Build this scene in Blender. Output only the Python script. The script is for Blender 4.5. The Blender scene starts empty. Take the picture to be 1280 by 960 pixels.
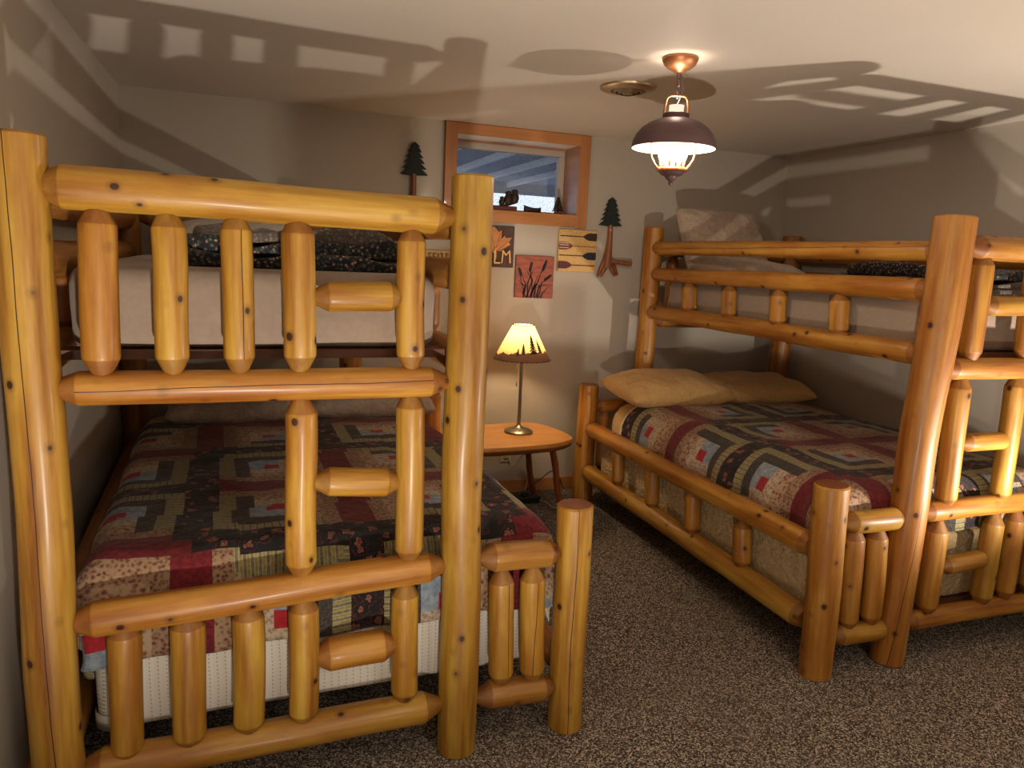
import bpy, bmesh, math, random
from math import sin, cos, pi, sqrt, atan2
from mathutils import Vector, Matrix, noise as mn
random.seed(7)
COL = bpy.context.scene.collection
# ------------------------------------------------------------------ measured camera and room
F = 919.88; CZ = 1.5155
RT = Vector((0.94083713, -0.33580188, 0.04541568)); UP = Vector((0.01532986, 0.17606718, 0.98425878)); FW = Vector((0.33851216, 0.92533099, -0.17079833))
CAM = Vector((0, 0, CZ))
YW, XL, XR, H, YB = 4.3292, -0.5858, 3.5344, 2.2699, -3.2
W1, W2, TALL, SHORT, LW = 1.0568, 0.3772, 1.7309, 0.7572, 2.05
AX, AY, AT = -0.4688, 1.9494, 0.0291
BX, BY, BT = 2.0085, 2.0161, 0.0056
def Af(u, v, z): return Vector((AX + cos(AT)*u - sin(AT)*v, AY + sin(AT)*u + cos(AT)*v, z))
def Bf(u, v, z): return Vector((BX + cos(BT)*u - sin(BT)*v, BY + sin(BT)*u + cos(BT)*v, z))
def ray(x, y): return FW + RT*((x-640)/F) + UP*((480-y)/F)
def on_plane(x, y, o, n):
    d = ray(x, y); return CAM + d*((Vector(o)-CAM).dot(n)/d.dot(n))
def FA(x, y, dv=0): return on_plane(x, y, Af(0, dv, 0), Vector((-sin(AT), cos(AT), 0)))
def FB(x, y, dv=0): return on_plane(x, y, Bf(0, dv, 0), Vector((-sin(BT), cos(BT), 0)))
def SB(x, y, u=0): return on_plane(x, y, Bf(u, 0, 0), Vector((cos(BT), sin(BT), 0)))
def WALL(x, y, d=0): return on_plane(x, y, (0, YW-d, 0), Vector((0, 1, 0)))
def rad(P, w, vertical=True):
    d = P-CAM; z = d.dot(FW); xx = d.dot(RT)/z
    return w/2*z/F/(sqrt(1+xx*xx) if vertical else 1.0)

# ------------------------------------------------------------------ materials
def lin(c):
    return tuple(((v/255)/12.92 if v/255 <= .04045 else ((v/255+.055)/1.055)**2.4) for v in c)+(1,)
def new_mat(name):
    m = bpy.data.materials.new(name); m.use_nodes = True
    nt = m.node_tree; b = nt.nodes['Principled BSDF']
    return m, nt, b
def nd(nt, t, **k):
    n = nt.nodes.new(t)
    for a, v in k.items():
        if a == 'ins':
            for i, q in v.items(): n.inputs[i].default_value = q
        else: setattr(n, a, v)
    return n
def ramp(nt, src, stops, interp='LINEAR'):
    r = nt.nodes.new('ShaderNodeValToRGB'); r.color_ramp.interpolation = interp
    e = r.color_ramp.elements
    while len(e) < len(stops): e.new(.5)
    for i, (p, c) in enumerate(stops): e[i].position = p; e[i].color = c
    nt.links.new(src, r.inputs[0]); return r.outputs[0]
def mix(nt, f, a, b, mode='MIX'):
    m = nt.nodes.new('ShaderNodeMix'); m.data_type = 'RGBA'; m.blend_type = mode
    for s, v in ((0, f), (6, a), (7, b)):
        if hasattr(v, 'links') or isinstance(v, bpy.types.NodeSocket): nt.links.new(v, m.inputs[s])
        else: m.inputs[s].default_value = v
    return m.outputs[2]
def math_(nt, op, a, b=None, c=None):
    m = nt.nodes.new('ShaderNodeMath'); m.operation = op
    for i, v in enumerate((a, b, c)):
        if v is None: continue
        if isinstance(v, bpy.types.NodeSocket): nt.links.new(v, m.inputs[i])
        else: m.inputs[i].default_value = v
    return m.outputs[0]
def mapped(nt, scale, coord='Object', rnd=True):
    tc = nt.nodes.new('ShaderNodeTexCoord'); v = tc.outputs[coord]
    if rnd:
        oi = nt.nodes.new('ShaderNodeObjectInfo')
        mu = math_(nt, 'MULTIPLY', oi.outputs['Random'], 40.0)
        cb = nt.nodes.new('ShaderNodeCombineXYZ')
        for i in range(3): nt.links.new(mu, cb.inputs[i])
        ad = nt.nodes.new('ShaderNodeVectorMath'); ad.operation = 'ADD'
        nt.links.new(v, ad.inputs[0]); nt.links.new(cb.outputs[0], ad.inputs[1]); v = ad.outputs[0]
    ml = nt.nodes.new('ShaderNodeVectorMath'); ml.operation = 'MULTIPLY'; ml.inputs[1].default_value = scale
    nt.links.new(v, ml.inputs[0]); return ml.outputs[0]
def noise(nt, vec, scale, detail=3, rough=.5):
    n = nd(nt, 'ShaderNodeTexNoise', ins={'Scale': scale, 'Detail': detail, 'Roughness': rough}); nt.links.new(vec, n.inputs['Vector']); return n.outputs['Fac']
def bump(nt, b, h, strength=.3, dist=.01):
    n = nd(nt, 'ShaderNodeBump', ins={'Strength': strength, 'Distance': dist}); nt.links.new(h, n.inputs['Height']); nt.links.new(n.outputs[0], b.inputs['Normal'])

def pine_mat(name, crack=None, cut=False):
    """varnished peeled log: long grain, mottling, round knots, an optional drying crack; tint comes from the object's colour"""
    m, nt, b = new_mat(name)
    g = noise(nt, mapped(nt, (26, 26, 1.6)), 1.0, 4, .6)
    base = ramp(nt, g, [(.32, lin((160, 98, 40))), (.5, lin((208, 150, 76))), (.66, lin((232, 182, 112)))])
    blot = noise(nt, mapped(nt, (8, 8, 3)), 1.0, 4, .65)
    base = mix(nt, ramp(nt, blot, [(.45, (0, 0, 0, 1)), (.72, (.7, .7, .7, 1))]), base, lin((176, 104, 40)))
    warp = noise(nt, mapped(nt, (5, 5, 5)), 1.0, 1)
    v = nd(nt, 'ShaderNodeTexVoronoi', ins={'Scale': 11.5}); v.feature = 'F1'
    nt.links.new(mapped(nt, (1, 1, .85)), v.inputs['Vector'])
    d = math_(nt, 'ADD', v.outputs['Distance'], math_(nt, 'MULTIPLY', math_(nt, 'SUBTRACT', warp, .5), .05))
    kn = ramp(nt, d, [(.0, (1, 1, 1, 1)), (.088, (1, 1, 1, 1)), (.112, (.36, .36, .36, 1)), (.22, (0, 0, 0, 1))])
    base = mix(nt, kn, base, lin((74, 30, 12)))
    if cut: base = mix(nt, .55, base, lin((132, 72, 36)))
    tc = nt.nodes.new('ShaderNodeTexCoord'); sp = nt.nodes.new('ShaderNodeSeparateXYZ'); nt.links.new(tc.outputs['Object'], sp.inputs[0])
    if crack:
        off, slope = crack
        wob = math_(nt, 'MULTIPLY', math_(nt, 'SUBTRACT', noise(nt, mapped(nt, (0, 0, 2.2)), 1.0, 2), .5), .022)
        lx = math_(nt, 'ADD', math_(nt, 'ADD', sp.outputs[0], math_(nt, 'MULTIPLY', sp.outputs[2], slope)), math_(nt, 'ADD', wob, off))
        ln = math_(nt, 'LESS_THAN', math_(nt, 'ABSOLUTE', lx), .0011)
        ln = math_(nt, 'MULTIPLY', ln, math_(nt, 'LESS_THAN', sp.outputs[1], .0))
        base = mix(nt, ln, base, lin((62, 22, 12)))
    oi = nt.nodes.new('ShaderNodeObjectInfo')
    base = mix(nt, 1.0, base, oi.outputs['Color'], 'MULTIPLY')
    nt.links.new(base, b.inputs['Base Color'])
    b.inputs['Roughness'].default_value = .5 if not cut else .6
    b.inputs['Coat Weight'].default_value = .12 if not cut else 0; b.inputs['Coat Roughness'].default_value = .22
    bump(nt, b, noise(nt, mapped(nt, (9, 9, 2.0)), 1.0, 3), .35, .012)
    return m
PINE = pine_mat('varnished_pine'); PINE_C = pine_mat('varnished_pine_cracked', (0.004, .012)); PINE_S = pine_mat('varnished_pine_split', (-0.004, -.055)); PINE_H = pine_mat('varnished_pine_hairline', (.012, -.004))
CUT = pine_mat('pine_cut_end', None, True)
def end_mat():
    m, nt, b = new_mat('pine_post_top')
    c = noise(nt, mapped(nt, (14, 14, 14)), 1.0, 3)
    nt.links.new(ramp(nt, c, [(.3, lin((112, 62, 34))), (.7, lin((146, 88, 50)))]), b.inputs['Base Color'])
    b.inputs['Roughness'].default_value = .45
    return m
TOP = end_mat()

def cloth(name, c1, c2, scale=60, amount=(.45, .6), rough=.9, wr=.22, wsc=9, weave=True):
    m, nt, b = new_mat(name)
    v = mapped(nt, (1, 1, 1), rnd=False)
    n = noise(nt, v, scale, 3)
    nt.links.new(ramp(nt, n, [(amount[0], lin(c1)), (amount[1], lin(c2))]), b.inputs['Base Color'])
    b.inputs['Roughness'].default_value = rough; b.inputs['Sheen Weight'].default_value = .15
    h = math_(nt, 'ADD', noise(nt, mapped(nt, (wsc, wsc*.6, wsc), rnd=False), 1.0, 4, .55), math_(nt, 'MULTIPLY', noise(nt, v, 400, 1), .03))
    bump(nt, b, h, wr, .03)
    return m
SHEET_TAN = cloth('tan_sheet', (200, 166, 112), (206, 172, 118))
SHEET_GREY = cloth('taupe_sheet', (146, 128, 112), (150, 132, 116))
PILLOW_TAN = cloth('tan_pillowcase', (204, 164, 104), (210, 172, 112), wr=.6, wsc=14)
PILLOW_ROSE = cloth('taupe_pillowcase', (168, 148, 130), (178, 158, 140), wr=.7, wsc=14)
WHITE_PIL = cloth('white_pillowcase', (206, 196, 184), (214, 206, 196), wr=.6, wsc=12)

def quilt_mat(name, c1, c2, kind, c3=None, scale=55):
    m, nt, b = new_mat(name); v = mapped(nt, (1, 1, 1), rnd=False)
    if kind == 'print': scale *= 1.7
    if kind == 'plain':
        col = ramp(nt, noise(nt, v, scale, 4, .7), [(.4, lin(c1)), (.65, lin(c2))])
    elif kind == 'print':
        vo = nd(nt, 'ShaderNodeTexVoronoi', ins={'Scale': scale}); vo.feature = 'F1'; nt.links.new(v, vo.inputs['Vector'])
        wn = noise(nt, v, scale*1.6, 2)
        col = ramp(nt, math_(nt, 'ADD', math_(nt, 'MULTIPLY', vo.outputs['Distance'], .6), math_(nt, 'MULTIPLY', wn, .5)), [(.28, lin(c1)), (.42, lin(c3 or c2)), (.62, lin(c2))])
    elif kind == 'floral':
        wv = nt.nodes.new('ShaderNodeVectorMath'); wv.operation = 'ADD'; nz = nd(nt, 'ShaderNodeTexNoise', ins={'Scale': 60, 'Detail': 2}); nt.links.new(v, nz.inputs['Vector'])
        sc_ = nt.nodes.new('ShaderNodeVectorMath'); sc_.operation = 'SCALE'; sc_.inputs['Scale'].default_value = .035; nt.links.new(nz.outputs['Color'], sc_.inputs[0])
        nt.links.new(v, wv.inputs[0]); nt.links.new(sc_.outputs[0], wv.inputs[1])
        vo = nd(nt, 'ShaderNodeTexVoronoi', ins={'Scale': scale}); nt.links.new(wv.outputs[0], vo.inputs['Vector'])
        col = ramp(nt, vo.outputs['Distance'], [(.0, lin((196, 160, 120))), (.10, lin(c1)), (.17, lin(c3)), (.27, lin(c1)), (.31, lin(c2)), (.50, lin(c2)), (.53, lin(c3)), (.57, lin(c2))])
    elif kind == 'stripe':
        uv = nt.nodes.new('ShaderNodeUVMap'); sp = nt.nodes.new('ShaderNodeSeparateXYZ'); nt.links.new(uv.outputs[0], sp.inputs[0])
        s = math_(nt, 'SINE', math_(nt, 'MULTIPLY', sp.outputs[0], 2*pi/.021))
        col = ramp(nt, math_(nt, 'MULTIPLY_ADD', s, .5, .5), [(.25, lin(c1)), (.45, lin(c2)), (.6, lin(c2)), (.85, lin(c3))])
        col = mix(nt, .25, col, ramp(nt, noise(nt, v, 90, 2), [(.4, lin(c1)), (.6, lin(c2))]))
    nt.links.new(col, b.inputs['Base Color']); b.inputs['Roughness'].default_value = .92; b.inputs['Sheen Weight'].default_value = .1
    uv = nt.nodes.new('ShaderNodeUVMap')
    h = math_(nt, 'ADD', noise(nt, v, 28, 2), math_(nt, 'MULTIPLY', noise(nt, v, 140, 2), .25))
    bump(nt, b, h, .55, .012)
    return m
Q = [quilt_mat('quilt_burgundy', (84, 10, 20), (122, 26, 34), 'plain', scale=70),                       #0
     quilt_mat('quilt_black_floral', (150, 92, 74), (17, 15, 17), 'floral', (92, 34, 34), 22),           #1
     quilt_mat('quilt_yellow_stripe', (96, 92, 72), (170, 156, 118), 'stripe', (132, 124, 66)),       #2
     quilt_mat('quilt_brown_grey', (44, 38, 37), (80, 70, 65), 'plain', scale=110),                      #3
     quilt_mat('quilt_light_blue', (116, 130, 144), (150, 162, 172), 'plain', scale=40),                 #4
     quilt_mat('quilt_cream_paisley', (104, 44, 40), (170, 144, 116), 'print', (136, 94, 76), 34),     #5
     quilt_mat('quilt_tan_brick_print', (84, 42, 36), (150, 122, 94), 'print', (116, 78, 60), 50),    #6
     quilt_mat('quilt_red_centre', (150, 20, 30), (168, 34, 42), 'plain'),                               #7
     quilt_mat('quilt_cream_lace', (136, 108, 84), (184, 166, 142), 'print', (150, 128, 106), 45),      #8
     quilt_mat('quilt_pale_binding', (214, 196, 160), (224, 208, 176), 'plain')]                         #9
FLORAL = quilt_mat('dark_floral_cotton', (206, 150, 140), (26, 26, 34), 'print', (70, 78, 74), 50)
FLORAL2 = quilt_mat('grey_printed_backing', (150, 126, 116), (84, 78, 72), 'print', (112, 100, 94), 60)

def simple(name, c, rough=.5, metal=0, emit=None, es=0, nscale=None, c2=None):
    m, nt, b = new_mat(name)
    if nscale:
        nt.links.new(ramp(nt, noise(nt, mapped(nt, nscale if isinstance(nscale, tuple) else (nscale,)*3, rnd=False), 1.0, 4), [(.35, lin(c)), (.65, lin(c2 or c))]), b.inputs['Base Color'])
    else: b.inputs['Base Color'].default_value = lin(c)
    b.inputs['Roughness'].default_value = rough; b.inputs['Metallic'].default_value = metal
    if emit: b.inputs['Emission Color'].default_value = lin(emit); b.inputs['Emission Strength'].default_value = es
    return m
def glow_glass(name, c, es, clear):
    m, nt, b = new_mat(name); out = nt.nodes['Material Output']
    em = nd(nt, 'ShaderNodeEmission', ins={'Color': lin(c), 'Strength': es}); tr = nt.nodes.new('ShaderNodeBsdfTransparent'); mx = nt.nodes.new('ShaderNodeMixShader')
    mx.inputs[0].default_value = 1-clear; nt.links.new(tr.outputs[0], mx.inputs[1]); nt.links.new(em.outputs[0], mx.inputs[2]); nt.links.new(mx.outputs[0], out.inputs[0]); return m
def wall_mat(name, c, c2, bs=160, st=.12):
    m, nt, b = new_mat(name); v = mapped(nt, (1, 1, 1), rnd=False)
    nt.links.new(ramp(nt, noise(nt, v, 1.3, 2), [(.3, lin(c)), (.7, lin(c2))]), b.inputs['Base Color'])
    b.inputs['Roughness'].default_value = .62
    bump(nt, b, noise(nt, v, bs, 3), st, .004); return m
WALLM = wall_mat('painted_wall', (180, 170, 157), (186, 176, 163))
CEIL = wall_mat('painted_ceiling', (206, 196, 184), (212, 202, 190), 60, .1)
def carpet_mat():
    m, nt, b = new_mat('speckled_carpet'); v = mapped(nt, (1, 1, 1), rnd=False)
    vo = nd(nt, 'ShaderNodeTexVoronoi', ins={'Scale': 230}); nt.links.new(v, vo.inputs['Vector'])
    sp = nt.nodes.new('ShaderNodeSeparateColor'); nt.links.new(vo.outputs['Color'], sp.inputs[0])
    n2 = noise(nt, v, 2.2, 2); n3 = noise(nt, v, 55, 3, .7)
    k = math_(nt, 'ADD', math_(nt, 'MULTIPLY', sp.outputs[0], .8), math_(nt, 'MULTIPLY', n3, .2))
    c = ramp(nt, k, [(.12, lin((38, 33, 31))), (.38, lin((76, 68, 62))), (.6, lin((112, 102, 92))), (.86, lin((192, 180, 165)))])
    c = mix(nt, ramp(nt, n2, [(.35, (0, 0, 0, 1)), (.7, (.25, .25, .25, 1))]), c, lin((112, 98, 86)))
    nt.links.new(c, b.inputs['Base Color']); b.inputs['Roughness'].default_value = 1.0; b.inputs['Specular IOR Level'].default_value = .05
    bump(nt, b, sp.outputs[0], .6, .004); return m
CARPET = carpet_mat()
def plank_mat(name, c, c2, ax=(2, 20, 20), rough=.4):
    m, nt, b = new_mat(name)
    nt.links.new(ramp(nt, noise(nt, mapped(nt, ax), 1.0, 4, .6), [(.3, lin(c)), (.7, lin(c2))]), b.inputs['Base Color'])
    b.inputs['Roughness'].default_value = rough; b.inputs['Coat Weight'].default_value = .2
    return m
TRIM = plank_mat('orange_pine_trim', (176, 114, 62), (194, 134, 82))
TRIMV = plank_mat('orange_pine_trim_upright', (168, 106, 58), (188, 126, 76), (20, 20, 2))
TABLEM = plank_mat('golden_slab', (188, 126, 58), (208, 150, 80), (3, 14, 14), .32)
BARKM = plank_mat('dark_slab_edge', (96, 52, 26), (140, 78, 38), (6, 6, 20), .6)
LEGM = plank_mat('reddish_stick_wood', (120, 60, 30), (156, 84, 44), (20, 20, 3), .5)
CARVED = plank_mat('carved_brown_wood', (110, 62, 34), (152, 92, 54), (16, 16, 3), .45)
DKGREEN = simple('dark_green_paint', (30, 42, 34), .75, nscale=40, c2=(20, 30, 26))
STEEL = simple('brushed_steel', (150, 142, 132), .32, .9)
BRONZE = simple('dark_bronze_metal', (104, 80, 82), .5, .55)
COPPER = simple('aged_copper', (170, 116, 80), .45, .8)
WHITEIN = simple('white_enamel', (208, 186, 164), .5)
BLACK = simple('black_plastic', (22, 21, 22), .45)
PLATE = simple('ivory_plastic', (206, 192, 164), .4)

# ------------------------------------------------------------------ mesh helpers
class MB:
    def __init__(s): s.v = []; s.f = []; s.m = []; s.uv = None
    def add(s, vs, fs, mi=0):
        o = len(s.v); s.v += [Vector(p) for p in vs]
        for f in fs: s.f.append(tuple(i+o for i in f)); s.m.append(mi)
    def box(s, a, b, mi=0, M=None):
        (x0, y0, z0), (x1, y1, z1) = a, b
        vs = [Vector(p) for p in ((x0,y0,z0),(x1,y0,z0),(x1,y1,z0),(x0,y1,z0),(x0,y0,z1),(x1,y0,z1),(x1,y1,z1),(x0,y1,z1))]
        if M: vs = [M @ p for p in vs]
        s.add(vs, [(0,3,2,1),(4,5,6,7),(0,1,5,4),(1,2,6,5),(2,3,7,6),(3,0,4,7)], mi)
    def lathe(s, prof, n=32, c=(0,0,0), mi=0, close=True, M=None, mis=None):
        """prof: (r, z) list, outer surface going up"""
        vs = []; fs = []
        for r, z in prof:
            for k in range(n):
                a = 2*pi*k/n; p = Vector((r*cos(a), r*sin(a), z))
                if M: p = M @ p
                vs.append(p + Vector(c))
        o = len(s.v); s.v += vs
        for j in range(len(prof)-1):
            for k in range(n):
                s.f.append((o+j*n+k, o+j*n+(k+1) % n, o+(j+1)*n+(k+1) % n, o+(j+1)*n+k)); s.m.append(mis[j] if mis else mi)
        if close:
            s.f.append(tuple(o+k for k in reversed(range(n)))); s.m.append(mis[0] if mis else mi)
            s.f.append(tuple(o+(len(prof)-1)*n+k for k in range(n))); s.m.append(mis[-1] if mis else mi)
    def tube(s, pts, r, n=10, mi=0, cap=True):
        pts = [Vector(p) for p in pts]; rs = r if isinstance(r, (list, tuple)) else [r]*len(pts)
        o = len(s.v); ref = None
        for i, p in enumerate(pts):
            t = (pts[min(i+1, len(pts)-1)]-pts[max(i-1, 0)]).normalized()
            if ref is None: ref = t.orthogonal().normalized()
            ref = (ref - t*ref.dot(t)).normalized(); bn = t.cross(ref)
            for k in range(n):
                a = 2*pi*k/n; s.v.append(p + (ref*cos(a)+bn*sin(a))*rs[i])
        for i in range(len(pts)-1):
            for k in range(n):
                s.f.append((o+i*n+k, o+i*n+(k+1) % n, o+(i+1)*n+(k+1) % n, o+(i+1)*n+k)); s.m.append(mi)
        if cap:
            s.f.append(tuple(o+k for k in reversed(range(n)))); s.m.append(mi)
            s.f.append(tuple(o+(len(pts)-1)*n+k for k in range(n))); s.m.append(mi)
    def prism(s, poly, y0, y1, mi=0, M=None):
        """poly of (x,z) counter-clockwise seen from -Y, from y0 (front) to y1 (back)"""
        n = len(poly); vs = [Vector((x, y0, z)) for x, z in poly]+[Vector((x, y1, z)) for x, z in poly]
        if M: vs = [M @ p for p in vs]
        s.add(vs, [tuple(range(n)), tuple(reversed(range(n, 2*n)))]+[(i, i+n, (i+1) % n+n, (i+1) % n) for i in range(n)], mi)
    def build(s, name, mats, parent=None, loc=None, smooth=True, angle=35, bevel=0, color=None, rot=None):
        me = bpy.data.meshes.new(name)
        loc = Vector(loc) if loc is not None else Vector((0, 0, 0))
        me.from_pydata([tuple(p-loc) for p in s.v] if rot is None else [tuple(p) for p in s.v], [], s.f)
        if not isinstance(mats, (list, tuple)): mats = [mats]
        for m in mats: me.materials.append(m)
        me.polygons.foreach_set('material_index', s.m)
        if smooth:
            me.polygons.foreach_set('use_smooth', [True]*len(me.polygons))
            try: me.set_sharp_from_angle(angle=math.radians(angle))
            except Exception: pass
        me.update()
        o = bpy.data.objects.new(name, me); COL.objects.link(o)
        if rot is not None: o.rotation_euler = rot
        if parent is not None:
            o.parent = parent; loc = loc - world_loc(parent)
        o.location = loc
        if color: o.color = color
        if bevel:
            md = o.modifiers.new('bevel', 'BEVEL'); md.width = bevel; md.segments = 2; md.limit_method = 'ANGLE'
        return o
def world_loc(o):
    p = Vector(o.location)
    return p + world_loc(o.parent) if o.parent else p
def tag(o, label=None, cat=None, group=None, kind=None):
    if label: o['label'] = label
    if cat: o['category'] = cat
    if group: o['group'] = group
    if kind: o['kind'] = kind
    return o
def thing(name, loc, label, cat, group=None):
    o = bpy.data.objects.new(name, None); COL.objects.link(o); o.location = loc; o.empty_display_size = .1
    return tag(o, label, cat, group)

def log(name, p0, p1, r, parent, ends=('cone', 'cone'), mat=None, tint=None, tl=None, r1=None, tip=.42, seg=28):
    """peeled log from p0 to p1; its own local Z runs along the grain"""
    p0, p1 = Vector(p0), Vector(p1); d = p1-p0; L = d.length; r1 = r if r1 is None else r1
    tl = tl if tl else min(r*.95, L*.2)
    st = []                                                      # (z, radius, kind)
    if ends[0] == 'cone': st += [(0, r*tip, 1), (tl, r*.97, 1), (tl+.006, r, 0)]
    else: st += [(0, r-.006, 2), (.005, r, 0)]
    a = st[-1][0]
    b = L-tl-.006 if ends[1] == 'cone' else L-.006
    n = max(4, int((b-a)/.05))
    for i in range(1, n): st.append((a+(b-a)*i/n, None, 0))
    if ends[1] == 'cone': st += [(L-tl-.006, r1, 0), (L-tl, r1*.97, 1), (L, r1*tip, 1)]
    else: st += [(L-.006, r1, 0), (L, r1-.006, 2)]
    sd = random.random()*90
    m = MB(); o = 0; bend = r*.10
    for z, rr, k in st:
        fr = z/L
        if rr is None: rr = r+(r1-r)*fr
        env = sin(pi*fr)
        cx = mn.noise(Vector((sd, z*1.7, 0)))*bend*env*2; cy = mn.noise(Vector((0, z*1.7, sd)))*bend*env*2
        for q in range(seg):
            an = 2*pi*q/seg
            w = 1+.045*mn.noise(Vector((cos(an)*1.3+sd, sin(an)*1.3, z*5)))*(1 if k == 0 else .6)
            m.v.append(Vector((cx+cos(an)*rr*w, cy+sin(an)*rr*w, z-L/2)))
    for j in range(len(st)-1):
        mi = 1 if (st[j][2] == 1 and (st[j+1][2] == 1)) else 0
        for q in range(seg):
            m.f.append((j*seg+q, j*seg+(q+1) % seg, (j+1)*seg+(q+1) % seg, (j+1)*seg+q)); m.m.append(mi)
    m.f.append(tuple(reversed(range(seg)))); m.m.append(2 if ends[0] == 'flat' else 1)
    m.f.append(tuple((len(st)-1)*seg+q for q in range(seg))); m.m.append(2 if ends[1] == 'flat' else 1)
    zz = d.normalized()
    ref = Vector((0, 1, 0)) if abs(zz.y) < .8 else Vector((1, 0, 0))
    xx = ref.cross(zz).normalized(); yy = zz.cross(xx)
    R = Matrix((xx, yy, zz)).transposed()
    t = tint or (1, 1, 1, 1); j = random.uniform(.93, 1.04)
    t = (min(1.15, t[0]*j), t[1]*j*random.uniform(.98, 1.02), t[2]*j*random.uniform(.94, 1.04), 1)
    return m.build(name, [mat or PINE, CUT, TOP], parent, loc=(p0+p1)/2, rot=R.to_euler(), color=t, angle=28)

# ------------------------------------------------------------------ room shell
def struct(o): o['kind'] = 'structure'; return o
T = .15
m = MB(); m.box((XL-T, YB-T, -.1), (XR+T, YW+T, 0)); struct(m.build('floor', CARPET, smooth=False))
m = MB(); m.box((XL-T, YB-T, H), (XR+T, YW+.4, H+.12)); struct(m.build('ceiling', CEIL, smooth=False))
m = MB(); m.box((XL-T, YB-T, 0), (XL, YW+T, H)); struct(m.build('wall_left', WALLM, smooth=False))
m = MB(); m.box((XR, YB-T, 0), (XR+T, YW+T, H)); struct(m.build('wall_right', WALLM, smooth=False))
m = MB(); m.box((XL, YB-T, 0), (XR, YB, H)); struct(m.build('wall_front', WALLM, smooth=False))
WX0, WX1, WZ0, WZ1, WD = 1.172, 1.955, 1.785, 2.208, .24          # window opening and its recess depth
m = MB()
g_ = .012
m.box((XL, YW, 0), (WX0-g_, YW+.3, H)); m.box((WX1+g_, YW, 0), (XR, YW+.3, H))
m.box((WX0-g_, YW, 0), (WX1+g_, YW+.3, WZ0-g_)); m.box((WX0-g_, YW, WZ1+g_), (WX1+g_, YW+.3, H))
struct(m.build('wall_back', WALLM, smooth=False))
m = MB(); m.box((XL, YW-.014, 0), (XR, YW, .085)); struct(m.build('baseboard_back', TRIM, smooth=False, bevel=.004))
m = MB(); m.box((XR-.014, YB, 0), (XR, YW-.014, .085)); struct(m.build('baseboard_right', TRIM, smooth=False, bevel=.004))
m = MB(); m.box((XL, YB, 0), (XL+.014, YW-.014, .085)); struct(m.build('baseboard_left', TRIM, smooth=False, bevel=.004))

# window: casing, deep lining, sash, glass
win = bpy.data.objects.new('window_1', None); COL.objects.link(win); win.location = ((WX0+WX1)/2, YW, WZ0); struct(win)
tw = .072
m = MB()
m.box((WX0-tw, YW-.02, WZ1-.004), (WX1+tw, YW, H-.002)); m.box((WX0-tw, YW-.018, WZ0-tw), (WX1+tw, YW, WZ0+.002))
m.build('casing_horizontal', TRIM, win, smooth=False, bevel=.003)
m = MB()
m.box((WX0-tw, YW-.0205, WZ0-tw-.006), (WX0+.001, YW-.0004, H-.003)); m.box((WX1-.001, YW-.0205, WZ0-tw-.006), (WX1+tw, YW-.0004, H-.003))
m.build('casing_upright', TRIMV, win, smooth=False, bevel=.003)
LINING = plank_mat('window_lining_wood', (156, 104, 74), (184, 130, 98), (6, 2, 20), .3)
m = MB()
m.box((WX0, YW-.016, WZ0-.0115), (WX1, YW+WD, WZ0)); m.build('window_sill', LINING, win, smooth=False)
m = MB()
m.box((WX0-.0115, YW-.001, WZ0), (WX0, YW+WD, WZ1)); m.box((WX1, YW-.001, WZ0), (WX1+.0115, YW+WD, WZ1))
m.build('window_lining', LINING, win, smooth=False)
m = MB(); m.box((WX0, YW-.001, WZ1), (WX1, YW+WD-.05, WZ1+.0115)); m.build('head_lining', simple('white_reflection_gloss', (236, 234, 234), .25), win, smooth=False)  # white colour stands in for bright light reflected off the glossy lining
m = MB(); m.box((WX0, YW+WD-.05, WZ1-.012), (WX1, YW+WD, WZ1+.0115)); m.build('stop_strip', LINING, win, smooth=False)
SASH = simple('pale_grey_sash', (196, 182, 168), .45)
yg = YW+WD; fr = .05
m = MB()
m.box((WX0, yg-.03, WZ0), (WX1, yg+.02, WZ0+.022)); m.box((WX0, yg-.03, WZ1-fr), (WX1, yg+.02, WZ1))
m.box((WX0, yg-.03, WZ0+.022), (WX0+fr, yg+.02, WZ1-fr)); m.box((WX1-fr*.8, yg-.03, WZ0+.022), (WX1, yg+.02, WZ1-fr))
m.build('window_sash', SASH, win, smooth=False, bevel=.004)
def glass_mat():
    m, nt, b = new_mat('dusty_glass'); out = nt.nodes['Material Output']
    tr = nt.nodes.new('ShaderNodeBsdfTransparent'); gl = nd(nt, 'ShaderNodeBsdfGlossy', ins={'Roughness': .05}); df = nt.nodes.new('ShaderNodeBsdfTranslucent')
    df.inputs[0].default_value = (.75, .82, .9, 1)
    v = mapped(nt, (1, 1, 1), rnd=False)
    sp = math_(nt, 'GREATER_THAN', noise(nt, v, 130, 2, .6), .62)
    f1 = math_(nt, 'ADD', math_(nt, 'MULTIPLY', sp, .45), .05)
    a = nt.nodes.new('ShaderNodeMixShader'); nt.links.new(f1, a.inputs[0]); nt.links.new(tr.outputs[0], a.inputs[1]); nt.links.new(df.outputs[0], a.inputs[2])
    c = nt.nodes.new('ShaderNodeMixShader'); c.inputs[0].default_value = .06; nt.links.new(a.outputs[0], c.inputs[1]); nt.links.new(gl.outputs[0], c.inputs[2])
    nt.links.new(c.outputs[0], out.inputs[0]); return m
m = MB(); m.box((WX0+fr*.9, yg-.006, WZ0+.02), (WX1-fr*.75, yg-.001, WZ1-fr*.95)); m.build('window_pane', glass_mat(), win, smooth=False)
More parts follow.
